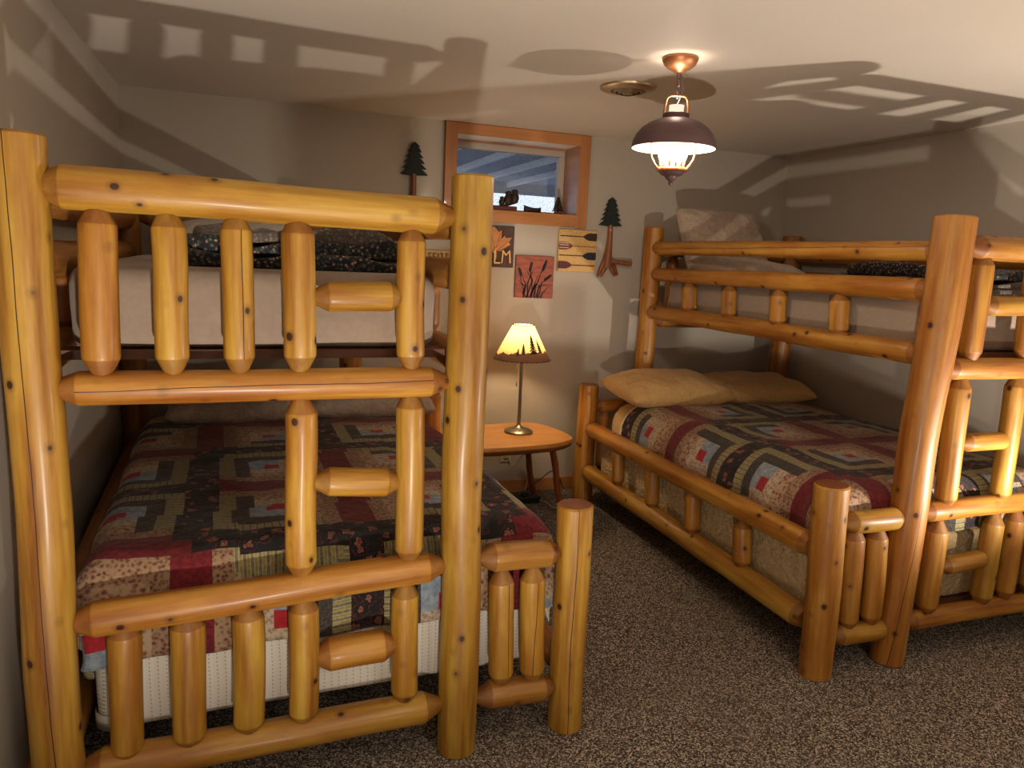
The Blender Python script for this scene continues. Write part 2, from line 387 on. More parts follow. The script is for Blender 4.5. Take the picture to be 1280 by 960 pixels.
# outside: deck overhead with joists, snow, snowy bushes
SNOW = simple('snow', (214, 226, 240), .8, nscale=6, c2=(196, 212, 232))
DECKW = simple('weathered_deck_boards', (116, 124, 140), .8, nscale=(30, 3, 3), c2=(130, 138, 152))
m = MB(); m.box((-6, YW+.3, 1.40), (10, YW+14, 1.5)); tag(m.build('snowy_ground', SNOW, smooth=False), kind='structure')
deck = thing('deck', (1.5, YW+1.6, 2.9), 'weathered grey deck overhead seen through the small window', 'deck')
m = MB()
for k in range(60): m.box((-2, YW+.32+k*.145, 2.86), (9.5, YW+.32+k*.145+.140, 2.89))
m.build('deck_boards', DECKW, deck, smooth=False)
for x in (1.05, 1.75, 2.45, 3.15, 3.85, 4.55):
    m = MB(); m.box((x, YW+.32, 2.77), (x+.05, YW+8.9, 2.858)); m.build('joist', simple('pale_joist_wood', (226, 224, 220), .8), deck, smooth=False)
m = MB(); m.box((-2, YW+9.0, 2.66), (9.5, YW+9.06, 2.90)); m.build('rim_board', DECKW, deck, smooth=False)
shrubm = simple('frosted_twigs', (120, 134, 150), .9)
for k, (x, y, s) in enumerate(((3.0, 12.4, .8), (4.3, 12.9, .9), (5.3, 12.6, .8))):
    m = MB()
    for q in range(46):
        a = random.random()*2*pi; e = random.uniform(.5, 1.3)
        t = Vector((cos(a)*cos(e), sin(a)*cos(e), sin(e)))*s*random.uniform(.6, 1.1)
        b0 = Vector((x, y, 1.49)); mid = b0+t*.5+Vector((random.uniform(-.04, .04), 0, 0))
        m.tube([b0, mid, b0+t+Vector((random.uniform(-.1, .1), 0, 0))], [.012, .008, .003], 4)
    tag(m.build('frosted_shrub', shrubm, loc=(x, y, 1.49)), ['bare frosted shrub out in the snow, leftmost through the window', 'bare frosted shrub out in the snow, middle one through the window', 'bare frosted shrub out in the snow, rightmost through the window'][k], 'shrub', 'frosted shrubs outside the window')

# ------------------------------------------------------------------ bunk beds
YEL = (.63, .67, .29, 1); GOLD = (.60, .61, .26, 1); ORG = (.60, .49, .27, 1); ORG2 = (.61, .54, .26, 1); DIM = (.48, .43, .23, 1)
def ext(a, b, e0, e1):
    d = (b-a).normalized(); return a-d*e0, b+d*e1
def support(name, M, z0, z1, u0, u1, parent, v0=.12):
    """slatted platform under a mattress"""
    m = MB(); bx = []
    n = 9
    for k in range(n):
        v = v0+(LW-.12-v0)*k/(n-1)
        c = [M(u0, v-.04, z0), M(u1, v-.04, z0), M(u1, v+.04, z0), M(u0, v+.04, z0)]
        vs = c+[p+Vector((0, 0, z1-z0)) for p in c]
        m.add(vs, [(0,3,2,1),(4,5,6,7),(0,1,5,4),(1,2,6,5),(2,3,7,6),(3,0,4,7)])
    m.build(name, DARKSLAT, parent, smooth=False)
DARKSLAT = plank_mat('bunk_slat_wood', (84, 46, 28), (108, 62, 38), (2, 20, 20), .5)

# ---- left bed
bedL = thing('bunk_bed', Af(W1/2, LW/2, 0), 'yellow pine log bunk bed along the left wall, white dotted box spring', 'bunk bed', 'log bunk beds')
pr = .0585
log('post', FA(78, 1003), FA(20, 165), pr, bedL, ('flat', 'flat'), PINE_C, GOLD, r1=pr*.98)
log('post', Vector((*FA(570, 937)[:2], 0)), FA(591, 219), .060, bedL, ('flat', 'flat'), PINE, (.54, .58, .23, 1), r1=.0585)
log('post', Vector((*FA(705.5, 909)[:2], 0)), FA(719, 630), .0555, bedL, ('flat', 'flat'), PINE_H, (.66, .69, .31, 1), r1=.0575)
for u, t in ((0, TALL), (W1, TALL)): log('post', Af(u, LW, 0), Af(u, LW, t), .06, bedL, ('flat', 'flat'), PINE, ORG)
log('post', Af(W1+W2+.085, LW, 0), Af(W1+W2+.085, LW, .72), .058, bedL, ('flat', 'flat'), PINE, ORG)
for n, a, b, w0, w1, tn, mt in (('foot_rail', (48, 231), (563, 271), 56, 44, YEL, PINE), ('foot_rail', (70, 486), (556, 477), 44, 38, ORG2, PINE_C),
                             ('foot_rail', (92, 778), (552, 706), 46, 38, ORG2, PINE), ('foot_rail', (104, 962), (547, 880), 46, 38, GOLD, PINE)):
    A, B = FA(*a), FA(*b); r0, r1 = rad(A, w0, False), rad(B, w1, False)
    A, B = ext(A, B, .012, .012)
    log(n, A, B, r0, bedL, mat=mt, tint=tn, r1=r1, tl=.055)
for a, b, w in (((604, 698), (696, 690), 37), ((599, 870), (688, 857), 35)):
    A, B = ext(FA(*a), FA(*b), .014, .014); log('foot_rail', A, B, rad(A, w, False), bedL, tint=DIM, tl=.045)
for a, b, w, tn, mt in (((121, 258), (128, 469), 51, ORG2, PINE), ((209, 263), (217, 467), 45, YEL, PINE), ((294, 267), (300, 466), 40, YEL, PINE_H), ((372, 272), (375, 464), 42, YEL, PINE), ((515, 283), (514, 462), 36, GOLD, PINE),
                    ((376, 497), (377, 720), 40, YEL, PINE), ((513, 491), (511, 702), 36, YEL, PINE),
                    ((155, 774), (160, 951), 44, YEL, PINE), ((234, 764), (238, 934), 44, GOLD, PINE), ((309, 753), (311, 918), 40, YEL, PINE), ((379, 744), (379, 904), 38, YEL, PINE), ((507, 727), (506, 878), 34, YEL, PINE),
                    ((627, 711), (626, 855), 32, GOLD, PINE_H), ((666, 708), (665, 850), 32, YEL, PINE_S)):
    A, B = ext(FA(*a), FA(*b), .006, .006); log('baluster', A, B, rad((A+B)/2, w), bedL, mat=mt, tint=tn, tl=.045)
for a, b, w, tn in (((394, 371), (502, 371), 38, YEL), ((395, 602), (497, 602), 37, YEL), ((396, 821), (492, 804), 42, ORG2)):
    A, B = ext(FA(*a), FA(*b), .010, .010); log('ladder_rung', A, B, rad(A, w, False), bedL, tint=tn, tl=.042)

def sides_and_head(bed, M, us, ss, utall, tint, skip=()):
    """rails and balusters along both long sides and at the head"""
    uS = ss
    # tall wall side and tall aisle side upper rails
    for u, key in ((utall[0], 'a'), (utall[1], 'b')):
        if key in skip: continue
        for z in (1.22, 1.456, 1.603): log('side_rail', M(u, .05, z), M(u, LW-.05, z), .047, bed, tint=tint, tl=.05)
        for v in (.42, .82, 1.22, 1.62): log('baluster', M(u, v, 1.25), M(u, v, 1.43), .034, bed, tint=tint, tl=.03)
    # head board
    lo, hi = utall
    for z in (.16, .60, 1.16, 1.622): log('head_rail', M(lo+.045, LW, z), M(hi-.045, LW, z), .045, bed, tint=tint, tl=.05)
    for k in range(5):
        u = lo+.15+(hi-lo-.3)*k/4
        log('baluster', M(u, LW, .20), M(u, LW, .565), .037, bed, tint=tint, tl=.04)
        log('baluster', M(u, LW, 1.20), M(u, LW, 1.585), .037, bed, tint=tint, tl=.04)
sides_and_head(bedL, Af, None, None, (0.0, W1), ORG)
for z in (.2, .5):                                            # low rails: wall side and aisle side
    log('side_rail', Af(0, .05, z), Af(0, LW-.05, z), .045, bedL, tint=ORG)
    log('side_rail', Af(W1+W2+.005, .05, z-.005), Af(W1+W2+.08, LW-.05, z-.005), .042, bedL, tint=ORG)
for z in (.16, .60): log('head_rail', Af(W1+.05, LW, z), Af(W1+W2+.04, LW, z), .042, bedL, tint=ORG)
support('bunk_slats', Af, 1.218, 1.241, .04, W1-.04, bedL); support('bed_slats', Af, .165, .182, .05, W1+W2-.03, bedL, .4)

# ---- right bed (mirror layout: ladder bay next to the aisle-side tall post)
bedR = thing('bunk_bed', Bf(.72, LW/2, 0), 'orange pine log bunk bed in right corner of the room, tan covered box spring', 'bunk bed', 'log bunk beds')
log('post', Vector((*FB(1017, 847)[:2], 0)), FB(1040, 605), .060, bedR, ('flat', 'flat'), PINE, ORG2, r1=.0635)
log('post', Vector((*FB(1108, 824)[:2], 0)), FB(1195, 270), .062, bedR, ('flat', 'flat'), PINE_S, (.57, .46, .23, 1), r1=.073)
log('post', Bf(W2+W1, 0, 0), Bf(W2+W1, 0, TALL), .066, bedR, ('flat', 'flat'), PINE, ORG)
log('post', Bf(0, LW, 0), SB(737, 480), .064, bedR, ('flat', 'flat'), PINE_H, ORG2, r1=.060)
log('post', Bf(W2, LW, 0), Bf(W2, LW, TALL), .058, bedR, ('flat', 'flat'), PINE, ORG2)
log('post', Bf(W2+W1, LW, 0), Bf(W2+W1, LW, TALL), .064, bedR, ('flat', 'flat'), PINE, ORG)
def full_foot(a, b, w):                                      # rail starts in frame, ends at the wall-side post
    A = FB(*a); r = rad(A, w, False); Bp = FB(*b); t = (Bp-A).normalized()
    L = (W2+W1-.05-(A-Bf(0, 0, 0)).dot(Vector((cos(BT), sin(BT), 0))))
    E = A+t*(L/abs(t.x)); E.z = A.z+(Bp.z-A.z)*.4+0
    A, E = ext(A, E, .03, .01)
    log('foot_rail', A, E, r, bedR, tint=ORG2, tl=.05)
for a, b, w in (((1218, 309), (1280, 309), 31), ((1184, 461), (1280, 460), 28), ((1155, 640), (1280, 627), 26), ((1134, 776), (1280, 755), 25)): full_foot(a, b, w)
for a, b, w in (((1058, 653), (1124, 647), 29), ((1041, 794), (1105, 784), 27)):
    A, B = ext(FB(*a), FB(*b), .016, .014); log('foot_rail', A, B, rad(A, w, False), bedR, tint=GOLD, tl=.04)
for a, b, w, tn, mt in (((1068, 662), (1058, 784), 29, ORG2, PINE), ((1097, 661), (1086, 778), 29, ORG2, PINE),
                    ((1229, 320), (1211, 451), 32, ORG2, PINE), ((1296, 330), (1280, 449), 30, ORG2, PINE),
                    ((1201, 474), (1180, 632), 31, GOLD, PINE), ((1271, 472), (1249, 626), 29, GOLD, PINE_H),
                    ((1172, 653), (1156, 765), 31, ORG2, PINE), ((1243, 644), (1224, 753), 30, GOLD, PINE), ((1270, 640), (1253, 746), 29, ORG2, PINE), ((1298, 636), (1284, 738), 28, ORG2, PINE)):
    A, B = ext(FB(*a), FB(*b), .012, .012); log('baluster', A, B, rad((A+B)/2, w), bedR, mat=mt, tint=tn, tl=.045)
for u in (W2+.615, W2+.765, W2+.915): log('baluster', Bf(u, 0, 1.20), Bf(u, 0, 1.59), .038, bedR, tint=ORG2, tl=.045)
log('baluster', Bf(W2+.90, 0, .22), Bf(W2+.90, 0, .59), .038, bedR, tint=ORG2, tl=.045)
for a, b, w in (((1231, 382), (1285, 383), 25), ((1201, 554), (1258, 550), 23), ((1175, 708), (1232, 697), 22)):
    A, B = ext(FB(*a), FB(*b), .010, .010); log('ladder_rung', A, B, rad(A, w, False), bedR, tint=GOLD, tl=.04)
def srail(a, b, w0, w1, u, tn, mt=PINE):
    A, B = SB(*a, u), SB(*b, u); A2, B2 = ext(A, B, .02, .035)
    log('side_rail', A2, B2, rad(A, w0, False), bedR, mat=mt, tint=tn, r1=rad(B, w1, False)*.86, tl=.035, tip=.72)
srail((735, 590), (998, 768), 20, 37, 0, GOLD); srail((740, 537), (1007, 678), 20, 36, 0, (.66, .61, .29, 1))
srail((822, 310), (1165, 314), 17, 29, W2, ORG2, PINE_C); srail((820, 343), (1153, 362), 16, 34, W2, ORG2); srail((815, 390), (1142, 441), 18, 33, W2, ORG2)
for a, b, w, u in (((773, 559), (772, 608), 16, 0), ((816, 581), (815, 637), 18, 0), ((867, 611), (865, 669), 21, 0), ((929, 649), (927, 711), 25, 0),
                   ((862, 352), (861, 393), 19, W2), ((913, 356), (911, 401), 19, W2), ((975, 361), (972, 411), 23, W2), ((1051, 366), (1048, 423), 27, W2)):
    A, B = SB(*a, u), SB(*b, u); log('baluster', A, B, rad((A+B)/2, w), bedR, tint=ORG2, tl=.035)
for z in (1.22, 1.456, 1.603): log('side_rail', Bf(W1+W2, .05, z), Bf(W1+W2, LW-.05, z), .045, bedR, tint=ORG)
for z in (.2, .5): log('side_rail', Bf(W1+W2, .05, z), Bf(W1+W2, LW-.05, z), .045, bedR, tint=ORG)
for z in (.16, .60, 1.16, 1.60): log('head_rail', Bf(W2+.045, LW, z), Bf(W2+W1-.045, LW, z), .045, bedR, tint=ORG)
for z in (.16, .62): log('head_rail', Bf(.045, LW, z), Bf(W2-.045, LW, z), .04, bedR, tint=ORG)
for u in (.12, .25): log('baluster', Bf(u, LW, .195), Bf(u, LW, .585), .035, bedR, tint=ORG)
for k in range(5):
    u = W2+.15+(W1-.3)*k/4
    log('baluster', Bf(u, LW, .20), Bf(u, LW, .565), .037, bedR, tint=ORG, tl=.04); log('baluster', Bf(u, LW, 1.20), Bf(u, LW, 1.565), .037, bedR, tint=ORG, tl=.04)
support('bunk_slats', Bf, 1.20, 1.223, W2+.04, W1+W2-.04, bedR); support('bed_slats', Bf, .15, .168, .05, W1+W2-.05, bedR)

# ------------------------------------------------------------------ mattresses and bedding
def rbox(name, M, u0, u1, v0, v1, z0, z1, rc, mats, parent=None, seg=6, res=.06, amp=.004, edge=.02):
    """soft box with rounded plan corners (rc) and rounded edges"""
    m = MB(); path = []
    for cx, cy, a0 in ((u1-rc, v0+rc, -pi/2), (u1-rc, v1-rc, 0), (u0+rc, v1-rc, pi/2), (u0+rc, v0+rc, pi)):
        for k in range(seg+1):
            a = a0+pi/2*k/seg; path.append((cx, cy, cos(a), sin(a)))
    # densify straights
    full = []
    for i, p in enumerate(path):
        q = path[(i+1) % len(path)]
        P = (p[0]+p[2]*rc, p[1]+p[3]*rc); Qp = (q[0]+q[2]*rc, q[1]+q[3]*rc)
        full.append((P[0], P[1], p[2], p[3])); L = sqrt((P[0]-Qp[0])**2+(P[1]-Qp[1])**2)
        n = int(L/res)
        for k in range(1, n): f = k/n; full.append((P[0]+(Qp[0]-P[0])*f, P[1]+(Qp[1]-P[1])*f, p[2], p[3]))
    N = len(full); prof = []
    for k in range(5): a = pi/2*k/4; eb = min(edge, .03); prof.append((-eb*(1-sin(a)), z0+eb*(1-cos(a))))
    nz = 5
    for k in range(1, nz): prof.append((0, z0+eb+(z1-z0-edge-eb)*k/nz))
    for k in range(5): a = pi/2*k/4; prof.append((-edge*(1-cos(a)), z1-edge*(1-sin(a))))
    for off, z in prof:
        for x, y, nx, ny in full:
            w = mn.noise(Vector((x*5, y*5, z*9)))*amp
            m.v.append(M(x+nx*(off+w), y+ny*(off+w), z))
    R = len(prof)
    for j in range(R-1):
        for k in range(N): m.f.append((j*N+k, j*N+(k+1) % N, (j+1)*N+(k+1) % N, (j+1)*N+k)); m.m.append(0)
    m.f.append(tuple(reversed(range(N)))); m.m.append(0)
    m.f.append(tuple((R-1)*N+k for k in range(N))); m.m.append(0)
    return m.build(name, mats, parent, angle=60, loc=M((u0+u1)/2, (v0+v1)/2, z0))
def ticking(name, base, dot, s, wr):
    m, nt, b = new_mat(name); v = mapped(nt, (1, 1, 1), rnd=False)
    sp = nt.nodes.new('ShaderNodeSeparateXYZ'); nt.links.new(v, sp.inputs[0])
    a = math_(nt, 'SINE', math_(nt, 'MULTIPLY', math_(nt, 'ADD', sp.outputs[0], sp.outputs[1]), 2*pi/s)); c = math_(nt, 'SINE', math_(nt, 'MULTIPLY', sp.outputs[2], 2*pi/(s*.55)))
    d = math_(nt, 'MULTIPLY', math_(nt, 'GREATER_THAN', a, .86), math_(nt, 'GREATER_THAN', c, .1))
    nt.links.new(mix(nt, d, lin(base), lin(dot)), b.inputs['Base Color']); b.inputs['Roughness'].default_value = .85
    bump(nt, b, math_(nt, 'ADD', math_(nt, 'MULTIPLY', a, .2), noise(nt, v, 40, 2)), wr, .006); return m
TICK = ticking('white_dotted_ticking', (234, 228, 216), (196, 182, 158), .022, .4)
COVERLET = cloth('tan_textured_cover', (206, 176, 124), (218, 192, 144), scale=45, wr=1.0, wsc=60)
bx = rbox('box_spring', Af, .07, W1+W2-.055, .115, 2.0, .185, .445, .05, TICK); tag(bx, 'white dotted box spring on low slats of left bunk bed', 'box spring')
m = MB()                                                     # plastic corner guard
for k in range(9):
    a = pi+pi/2*k/8
for z in (.186, .232):
    for k in range(9):
        a = pi+pi/2*k/8; m.v.append(Af(.12+cos(a)*.056, .165+sin(a)*.056, z))
for k in range(8): m.f.append((k, k+1, 9+k+1, 9+k)); m.m.append(0)
g = m.build('corner_guard', simple('white_plastic', (224, 222, 216), .35), bx); g.modifiers.new('t', 'SOLIDIFY').thickness = .003
bx['label'] = bx['label']
mt = rbox('mattress', Af, .06, W1+W2-.05, .105, 2.0, .447, .655, .07, SHEET_TAN, edge=.035); tag(mt, 'thick lower mattress under the quilt of left bunk bed', 'mattress')
mt = rbox('mattress', Af, .055, W1-.055, .10, 1.98, 1.243, 1.45, .09, SHEET_GREY, edge=.05, amp=.006); tag(mt, 'taupe sheeted twin mattress on upper bunk of left bed', 'mattress')
bx = rbox('box_spring', Bf, .075, W1+W2-.07, .10, 2.0, .17, .46, .05, COVERLET); tag(bx, 'tan covered box spring on low slats of right bunk bed', 'box spring')
mt = rbox('mattress', Bf, .105, W1+W2-.08, .115, 2.0, .463, .660, .12, SHEET_TAN, edge=.12, amp=.004); tag(mt, 'tan sheeted lower mattress of right bunk bed', 'mattress')
mt = rbox('mattress', Bf, W2+.055, W1+W2-.06, .10, 1.98, 1.225, 1.42, .09, SHEET_GREY, edge=.05, amp=.008); tag(mt, 'taupe sheeted twin mattress on upper bunk of right bed', 'mattress')

CELL = .475/9
def patch(x, y, ox, oy):
    """log-cabin patchwork: x to the right, y towards the foot, in metres; (ox, oy) a seam crossing of type 0,0"""
    fx, fy = (x-ox)/CELL, (y-oy)/CELL
    i, j = math.floor(fx/9), math.floor(fy/9)
    a, b = int(math.floor(fx-9*i+1e-6)) % 9, int(math.floor(fy-9*j+1e-6)) % 9
    vred = lambda i, j: (j % 4 in (0, 1)) if i % 2 else (j % 4 in (2, 3))
    hred = lambda i, j: (i % 4 in (0, 1)) if j % 2 else (i % 4 in (2, 3))
    if a in (0, 8) or b in (0, 8):
        if a in (0, 8) and b in (0, 8):
            return 0 if vred(i+(a == 8), j) and hred(i, j+(b == 8)) else 1
        if a in (0, 8): return 0 if vred(i+(a == 8), j) else 1
        return 0 if hred(i, j+(b == 8)) else 1
    if a == 4 and b == 4: return 7
    k = max(abs(a-4), abs(b-4))
    dark_left = not vred(i, j); dark_top = not hred(i, j)
    sx = (4-a) if dark_left else (a-4); sy = (4-b) if dark_top else (b-4)
    dark = (sx == k) or (sy == k)
    if sx == -k or sy == -k:
        dark = dark and not ((sx == -k) or (sy == -k and k % 2))
    if dark: return {1: 4, 2: 3, 3: 2}[k]
    return {1: 8, 2: 5, 3: 6}[k]
def quilt(name, M, u0, u1, v0, v1, top, drops, ox, oy, R, label, th=.018):
    """a quilt over a mattress: (u0..u1, v0..v1) is the flat top; drops = (low-u side, high-u side, foot, head) hanging lengths"""
    st = CELL/3
    def wrap(t, a, b, R):
        """position and drop for parameter t along an axis, flat between a and b"""
        if t < a:
            s = a-t
            if s < R*pi/2: an = s/R; return a-R*sin(an), R*(1-cos(an))
            return a-R-.012*min(1, (s-R*pi/2)/.15), R+(s-R*pi/2)
        if t > b:
            s = t-b
            if s < R*pi/2: an = s/R; return b+R*sin(an), R*(1-cos(an))
            return b+R+.012*min(1, (s-R*pi/2)/.15), R+(s-R*pi/2)
        return t, 0
    us = []; t = u0-drops[0]
    while t < u1+drops[1]: us.append(t); t += st
    us.append(u1+drops[1])
    vs = []; t = v0-drops[2]
    while t < v1+drops[3]: vs.append(t); t += st
    m = MB(); uvs = []
    for v in vs:
        for u in us:
            x, dx = wrap(u, u0, u1, R); y, dy = wrap(v, v0, v1, min(R, .07))
            dd = max(dx, dy)+.25*min(dx, dy)
            w = mn.noise(Vector((u*4, v*4, 3)))*.012 + mn.noise(Vector((u*14, v*14, 7)))*.0045
            # gentle pleats where it hangs
            hang = min(1, dd/.12)
            z = top-dd+w*(1-hang*.7)
            if dy > .03 and v < v0: y -= hang*(.012*sin(u*21)+.012+w)
            if dx > .03: x += (1 if u > u1 else -1)*hang*(.010*sin(v*19)+.008+w)
            p = M(x, y, z); m.v.append(p); uvs.append((p.x, -p.y))
    nu, nv = len(us), len(vs)
    for j in range(nv-1):
        for i in range(nu-1):
            cu, cv = (us[i]+us[i+1])/2, (vs[j]+vs[j+1])/2
            P = M(cu, cv, 0)
            k = patch(P.x, -P.y, ox, -oy)
            if i < 1 or i > nu-3 or j < 1 or j > nv-3: k = 9 if (i > nu-3 or j>nv-3) else k
            m.f.append((j*nu+i, j*nu+i+1, (j+1)*nu+i+1, (j+1)*nu+i)); m.m.append(k)
    o = m.build(name, Q, None, angle=80, loc=M((u0+u1)/2, (v0+v1)/2, top))
    uvl = o.data.uv_layers.new(name='UVMap')
    mat_uv = o.data
    for poly in mat_uv.polygons:
        jj, ii = divmod(poly.index, nu-1)
        P = M((us[ii]+us[ii+1])/2, (vs[jj]+vs[jj+1])/2, 0)
        # stripes run across the strip: choose the axis by where the strip lies in its block
        fx = ((P.x-ox)/CELL) % 9-4.5; fy = ((-P.y+oy)/CELL) % 9-4.5
        horiz = abs(fy) > abs(fx)
        for li in poly.loop_indices:
            vi = mat_uv.loops[li].vertex_index
            jv, iv = divmod(vi, nu)
            uvl.data[li].uv = ((us[iv], vs[jv]) if horiz else (vs[jv], us[iv]))
    so = o.modifiers.new('thickness', 'SOLIDIFY'); so.thickness = th; so.offset = 1
    return tag(o, label, 'quilt')
q1 = quilt('quilt', Af, .12, W1+W2-.11, .16, 1.70, .672, (.22, .26, .295, 0), -.15, 3.085, .05, 'dark red log cabin patchwork quilt on lower bed of left bunk')
q2 = quilt('quilt', Bf, .235, W1+W2-.22, .14, 1.73, .684, (.36, .2, .22, 0), 2.30, 3.20, .15, 'multicoloured log cabin patchwork quilt on lower bed of right bunk')

def pillow(name, c, sx, sy, sz, mats, label, rot=(0, 0, 0), seed=1, group=None, droop=0):
    n = 34; m = MB(); R = Matrix.Rotation(rot[2], 3, 'Z') @ Matrix.Rotation(rot[0], 3, 'X') @ Matrix.Rotation(rot[1], 3, 'Y')
    for side in (1, -1):
        for j in range(n+1):
            for i in range(n+1):
                u, v = 2*i/n-1, 2*j/n-1
                e = max(0, (1-abs(u)**3.2))**.5*max(0, (1-abs(v)**3.2))**.5
                pin = 1-.05*(1-abs(u)**2)*abs(v)**3-.05*abs(u)**8*abs(v)**8; pin2 = 1-.05*(1-abs(v)**2)*abs(u)**3-.05*abs(u)**8*abs(v)**8
                x, y = u*sx/2*pin2, v*sy/2*pin
                w = mn.noise(Vector((u*2.2+seed, v*2.2, side)))*.18 + mn.noise(Vector((u*6+v*5+seed, v*2-u*2, side*2)))*.16*(abs(u)**.6)
                z = side*sz/2*e*(1+w)*(1.0 if side > 0 else .8)
                m.v.append(R @ Vector((x, y, z)) + Vector(c))
    N = (n+1)**2
    for s in (0, 1):
        for j in range(n):
            for i in range(n):
                q = [s*N+j*(n+1)+i, s*N+j*(n+1)+i+1, s*N+(j+1)*(n+1)+i+1, s*N+(j+1)*(n+1)+i]
                m.f.append(tuple(q if s == 0 else q[::-1])); m.m.append(0)
    o = m.build(name, mats, None, loc=c, angle=80)
    bm = bmesh.new(); bm.from_mesh(o.data); bmesh.ops.remove_doubles(bm, verts=bm.verts, dist=.0006); bm.to_mesh(o.data); bm.free()
    for p in o.data.polygons: p.use_smooth = True
    return tag(o, label, 'pillow', group)
pillow('pillow', Bf(.39, 1.78, .765), .72, .46, .20, PILLOW_TAN, 'tan pillow at the aisle end of right lower bed', (.10, 0, .03), 2)
pillow('pillow', Bf(1.04, 1.80, .755), .68, .44, .175, PILLOW_TAN, 'tan pillow by the wall on right lower bed, shaded', (.10, 0, -.04), 5)
pillow('pillow', Bf(W2+.37, 1.86, 1.66), .62, .42, .19, PILLOW_ROSE, 'taupe pillow leaning upright at head of right upper bunk', (1.12, 0, .05), 9)
pillow('pillow', Bf(W2+.36, 1.56, 1.485), .58, .40, .14, PILLOW_ROSE, 'low taupe pillow lying in front of the upright one on right upper bunk', (.1, 0, .0), 29)
pillow('pillow', Af(.50, 1.84, .74), .70, .46, .17, PILLOW_ROSE, 'taupe pillow near the wall on left lower bed', (.10, 0, .02), 12)
pillow('pillow', Af(1.12, 1.84, .745), .66, .46, .17, PILLOW_ROSE, 'taupe pillow near the lamp table on left lower bed', (.10, 0, -.02), 15)
pillow('pillow', Af(.52, 1.72, 1.54), .66, .44, .16, WHITE_PIL, 'pale pillow at head of left upper bunk', (.12, 0, 0), 18)

def folded(name, M, u0, u1, v0, v1, z0, layers, hh, mats, label, seed):
    """a loosely folded quilt: stacked rounded layers in one rumpled mesh"""
    m = MB(); n = 26
    def lay(zb, zt, s, mi, shrink):
        a0, a1, b0, b1 = u0+shrink, u1-shrink*1.3, v0+shrink*.6, v1-shrink
        prof = [(0, zb+.004), (.0, zb), (1, zb)]
        ring = []
        N = 96
        for k in range(N):
            a = 2*pi*k/N; ca, sa = cos(a), sin(a)
            x = (abs(ca)**.28)*(1 if ca > 0 else -1); y = (abs(sa)**.28)*(1 if sa > 0 else -1)
            ring.append((x, y))
        hz = (zt-zb)/2; rows = []
        for q in range(9):
            b = -pi/2+pi*q/8; rows.append((cos(b), sin(b)))
        o = len(m.v)
        for cb, sb in rows:
            for x, y in ring:
                f = 1-.03*(1-cb)
                px = (a0+a1)/2+x*(a1-a0)/2*f*(1+.03*mn.noise(Vector((x*3+s, y*3, 1)))); py = (b0+b1)/2+y*(b1-b0)/2*f*(1+.04*mn.noise(Vector((x*3, y*3+s, 5))))
                pz = (zb+zt)/2+sb*hz+max(0, sb)*mn.noise(Vector((px*7, py*7, s)))*hh
                m.v.append(M(px, py, pz))
        for j in range(8):
            for k in range(N): m.f.append((o+j*N+k, o+j*N+(k+1) % N, o+(j+1)*N+(k+1) % N, o+(j+1)*N+k)); m.m.append(mi)
        # caps as rumpled fans
        for row, flip in ((0, True), (8, False)):
            c0 = len(m.v); prev = [o+row*N+k for k in range(N)]
            for rr in (.66, .33):
                cur = []
                for x, y in ring:
                    px = (a0+a1)/2+x*(a1-a0)/2*rr; py = (b0+b1)/2+y*(b1-b0)/2*rr
                    pz = (zb if row == 0 else zt)+(0 if row == 0 else mn.noise(Vector((px*7, py*7, s)))*hh)
                    cur.append(len(m.v)); m.v.append(M(px, py, pz))
                for k in range(N):
                    f = (prev[k], prev[(k+1) % N], cur[(k+1) % N], cur[k]); m.f.append(f[::-1] if flip else f); m.m.append(mi)
                prev = cur
            m.f.append(tuple(reversed(prev)) if flip else tuple(prev)); m.m.append(mi)
    z = z0
    for k, (t, mi, sh) in enumerate(layers):
        lay(z, z+t, seed+k*3, mi, sh); z += t*.93
    o = m.build(name, mats, None, loc=M((u0+u1)/2, (v0+v1)/2, z0), angle=80)
    return tag(o, label, 'folded quilt')
folded('folded_quilt', Af, .29, .98, .20, .85, 1.452, [(.038, 0, 0), (.034, 0, .02), (.034, 1, .05)], .05, [FLORAL, FLORAL2], 'dark floral quilt folded on upper bunk of left bed', 3)
folded('folded_quilt', Bf, W2+.10, W2+.92, .16, .72, 1.422, [(.046, 1, 0), (.044, 1, .02), (.042, 0, .05)], .05, [FLORAL, FLORAL2], 'dark printed quilt folded on upper bunk of right bed', 21)

# ------------------------------------------------------------------ table, lamp, small things
tbl = thing('side_table', (1.42, 3.9, 0), 'live edge slab side table with stick legs between the two beds', 'table')
outl = [(1.05, 3.66), (1.10, 3.625), (1.25, 3.615), (1.42, 3.622), (1.55, 3.64), (1.62, 3.655), (1.70, 3.695), (1.765, 3.76), (1.775, 3.86), (1.755, 3.99), (1.72, 4.10), (1.66, 4.17), (1.55, 4.185), (1.40, 4.17), (1.25, 4.175), (1.12, 4.15), (1.04, 4.05), (1.015, 3.9), (1.02, 3.75)]
def smooth_loop(p, n=5):
    out = []; N = len(p)
    for i in range(N):
        a, b, c, d = (Vector(p[(i+k-1) % N]) for k in range(4))
        for q in range(n):
            t = q/n; out.append(.5*((2*b)+(c-a)*t+(2*a-5*b+4*c-d)*t*t+(3*b-a-3*c+d)*t**3))
    return out
lp = smooth_loop(outl); cx, cy = 1.4, 3.9; N = len(lp)
m = MB()
for z, s, mi in ((.452, .955, 1), (.458, .975, 1), (.478, .998, 1), (.494, 1.0, 0), (.500, .99, 0)):
    for k, p in enumerate(lp):
        w = mn.noise(Vector((p.x*9, p.y*9, z*20)))*.006*(1 if z < .49 else .2); f = s+w
        m.v.append(Vector((cx+(p.x-cx)*f, cy+(p.y-cy)*f, z)))
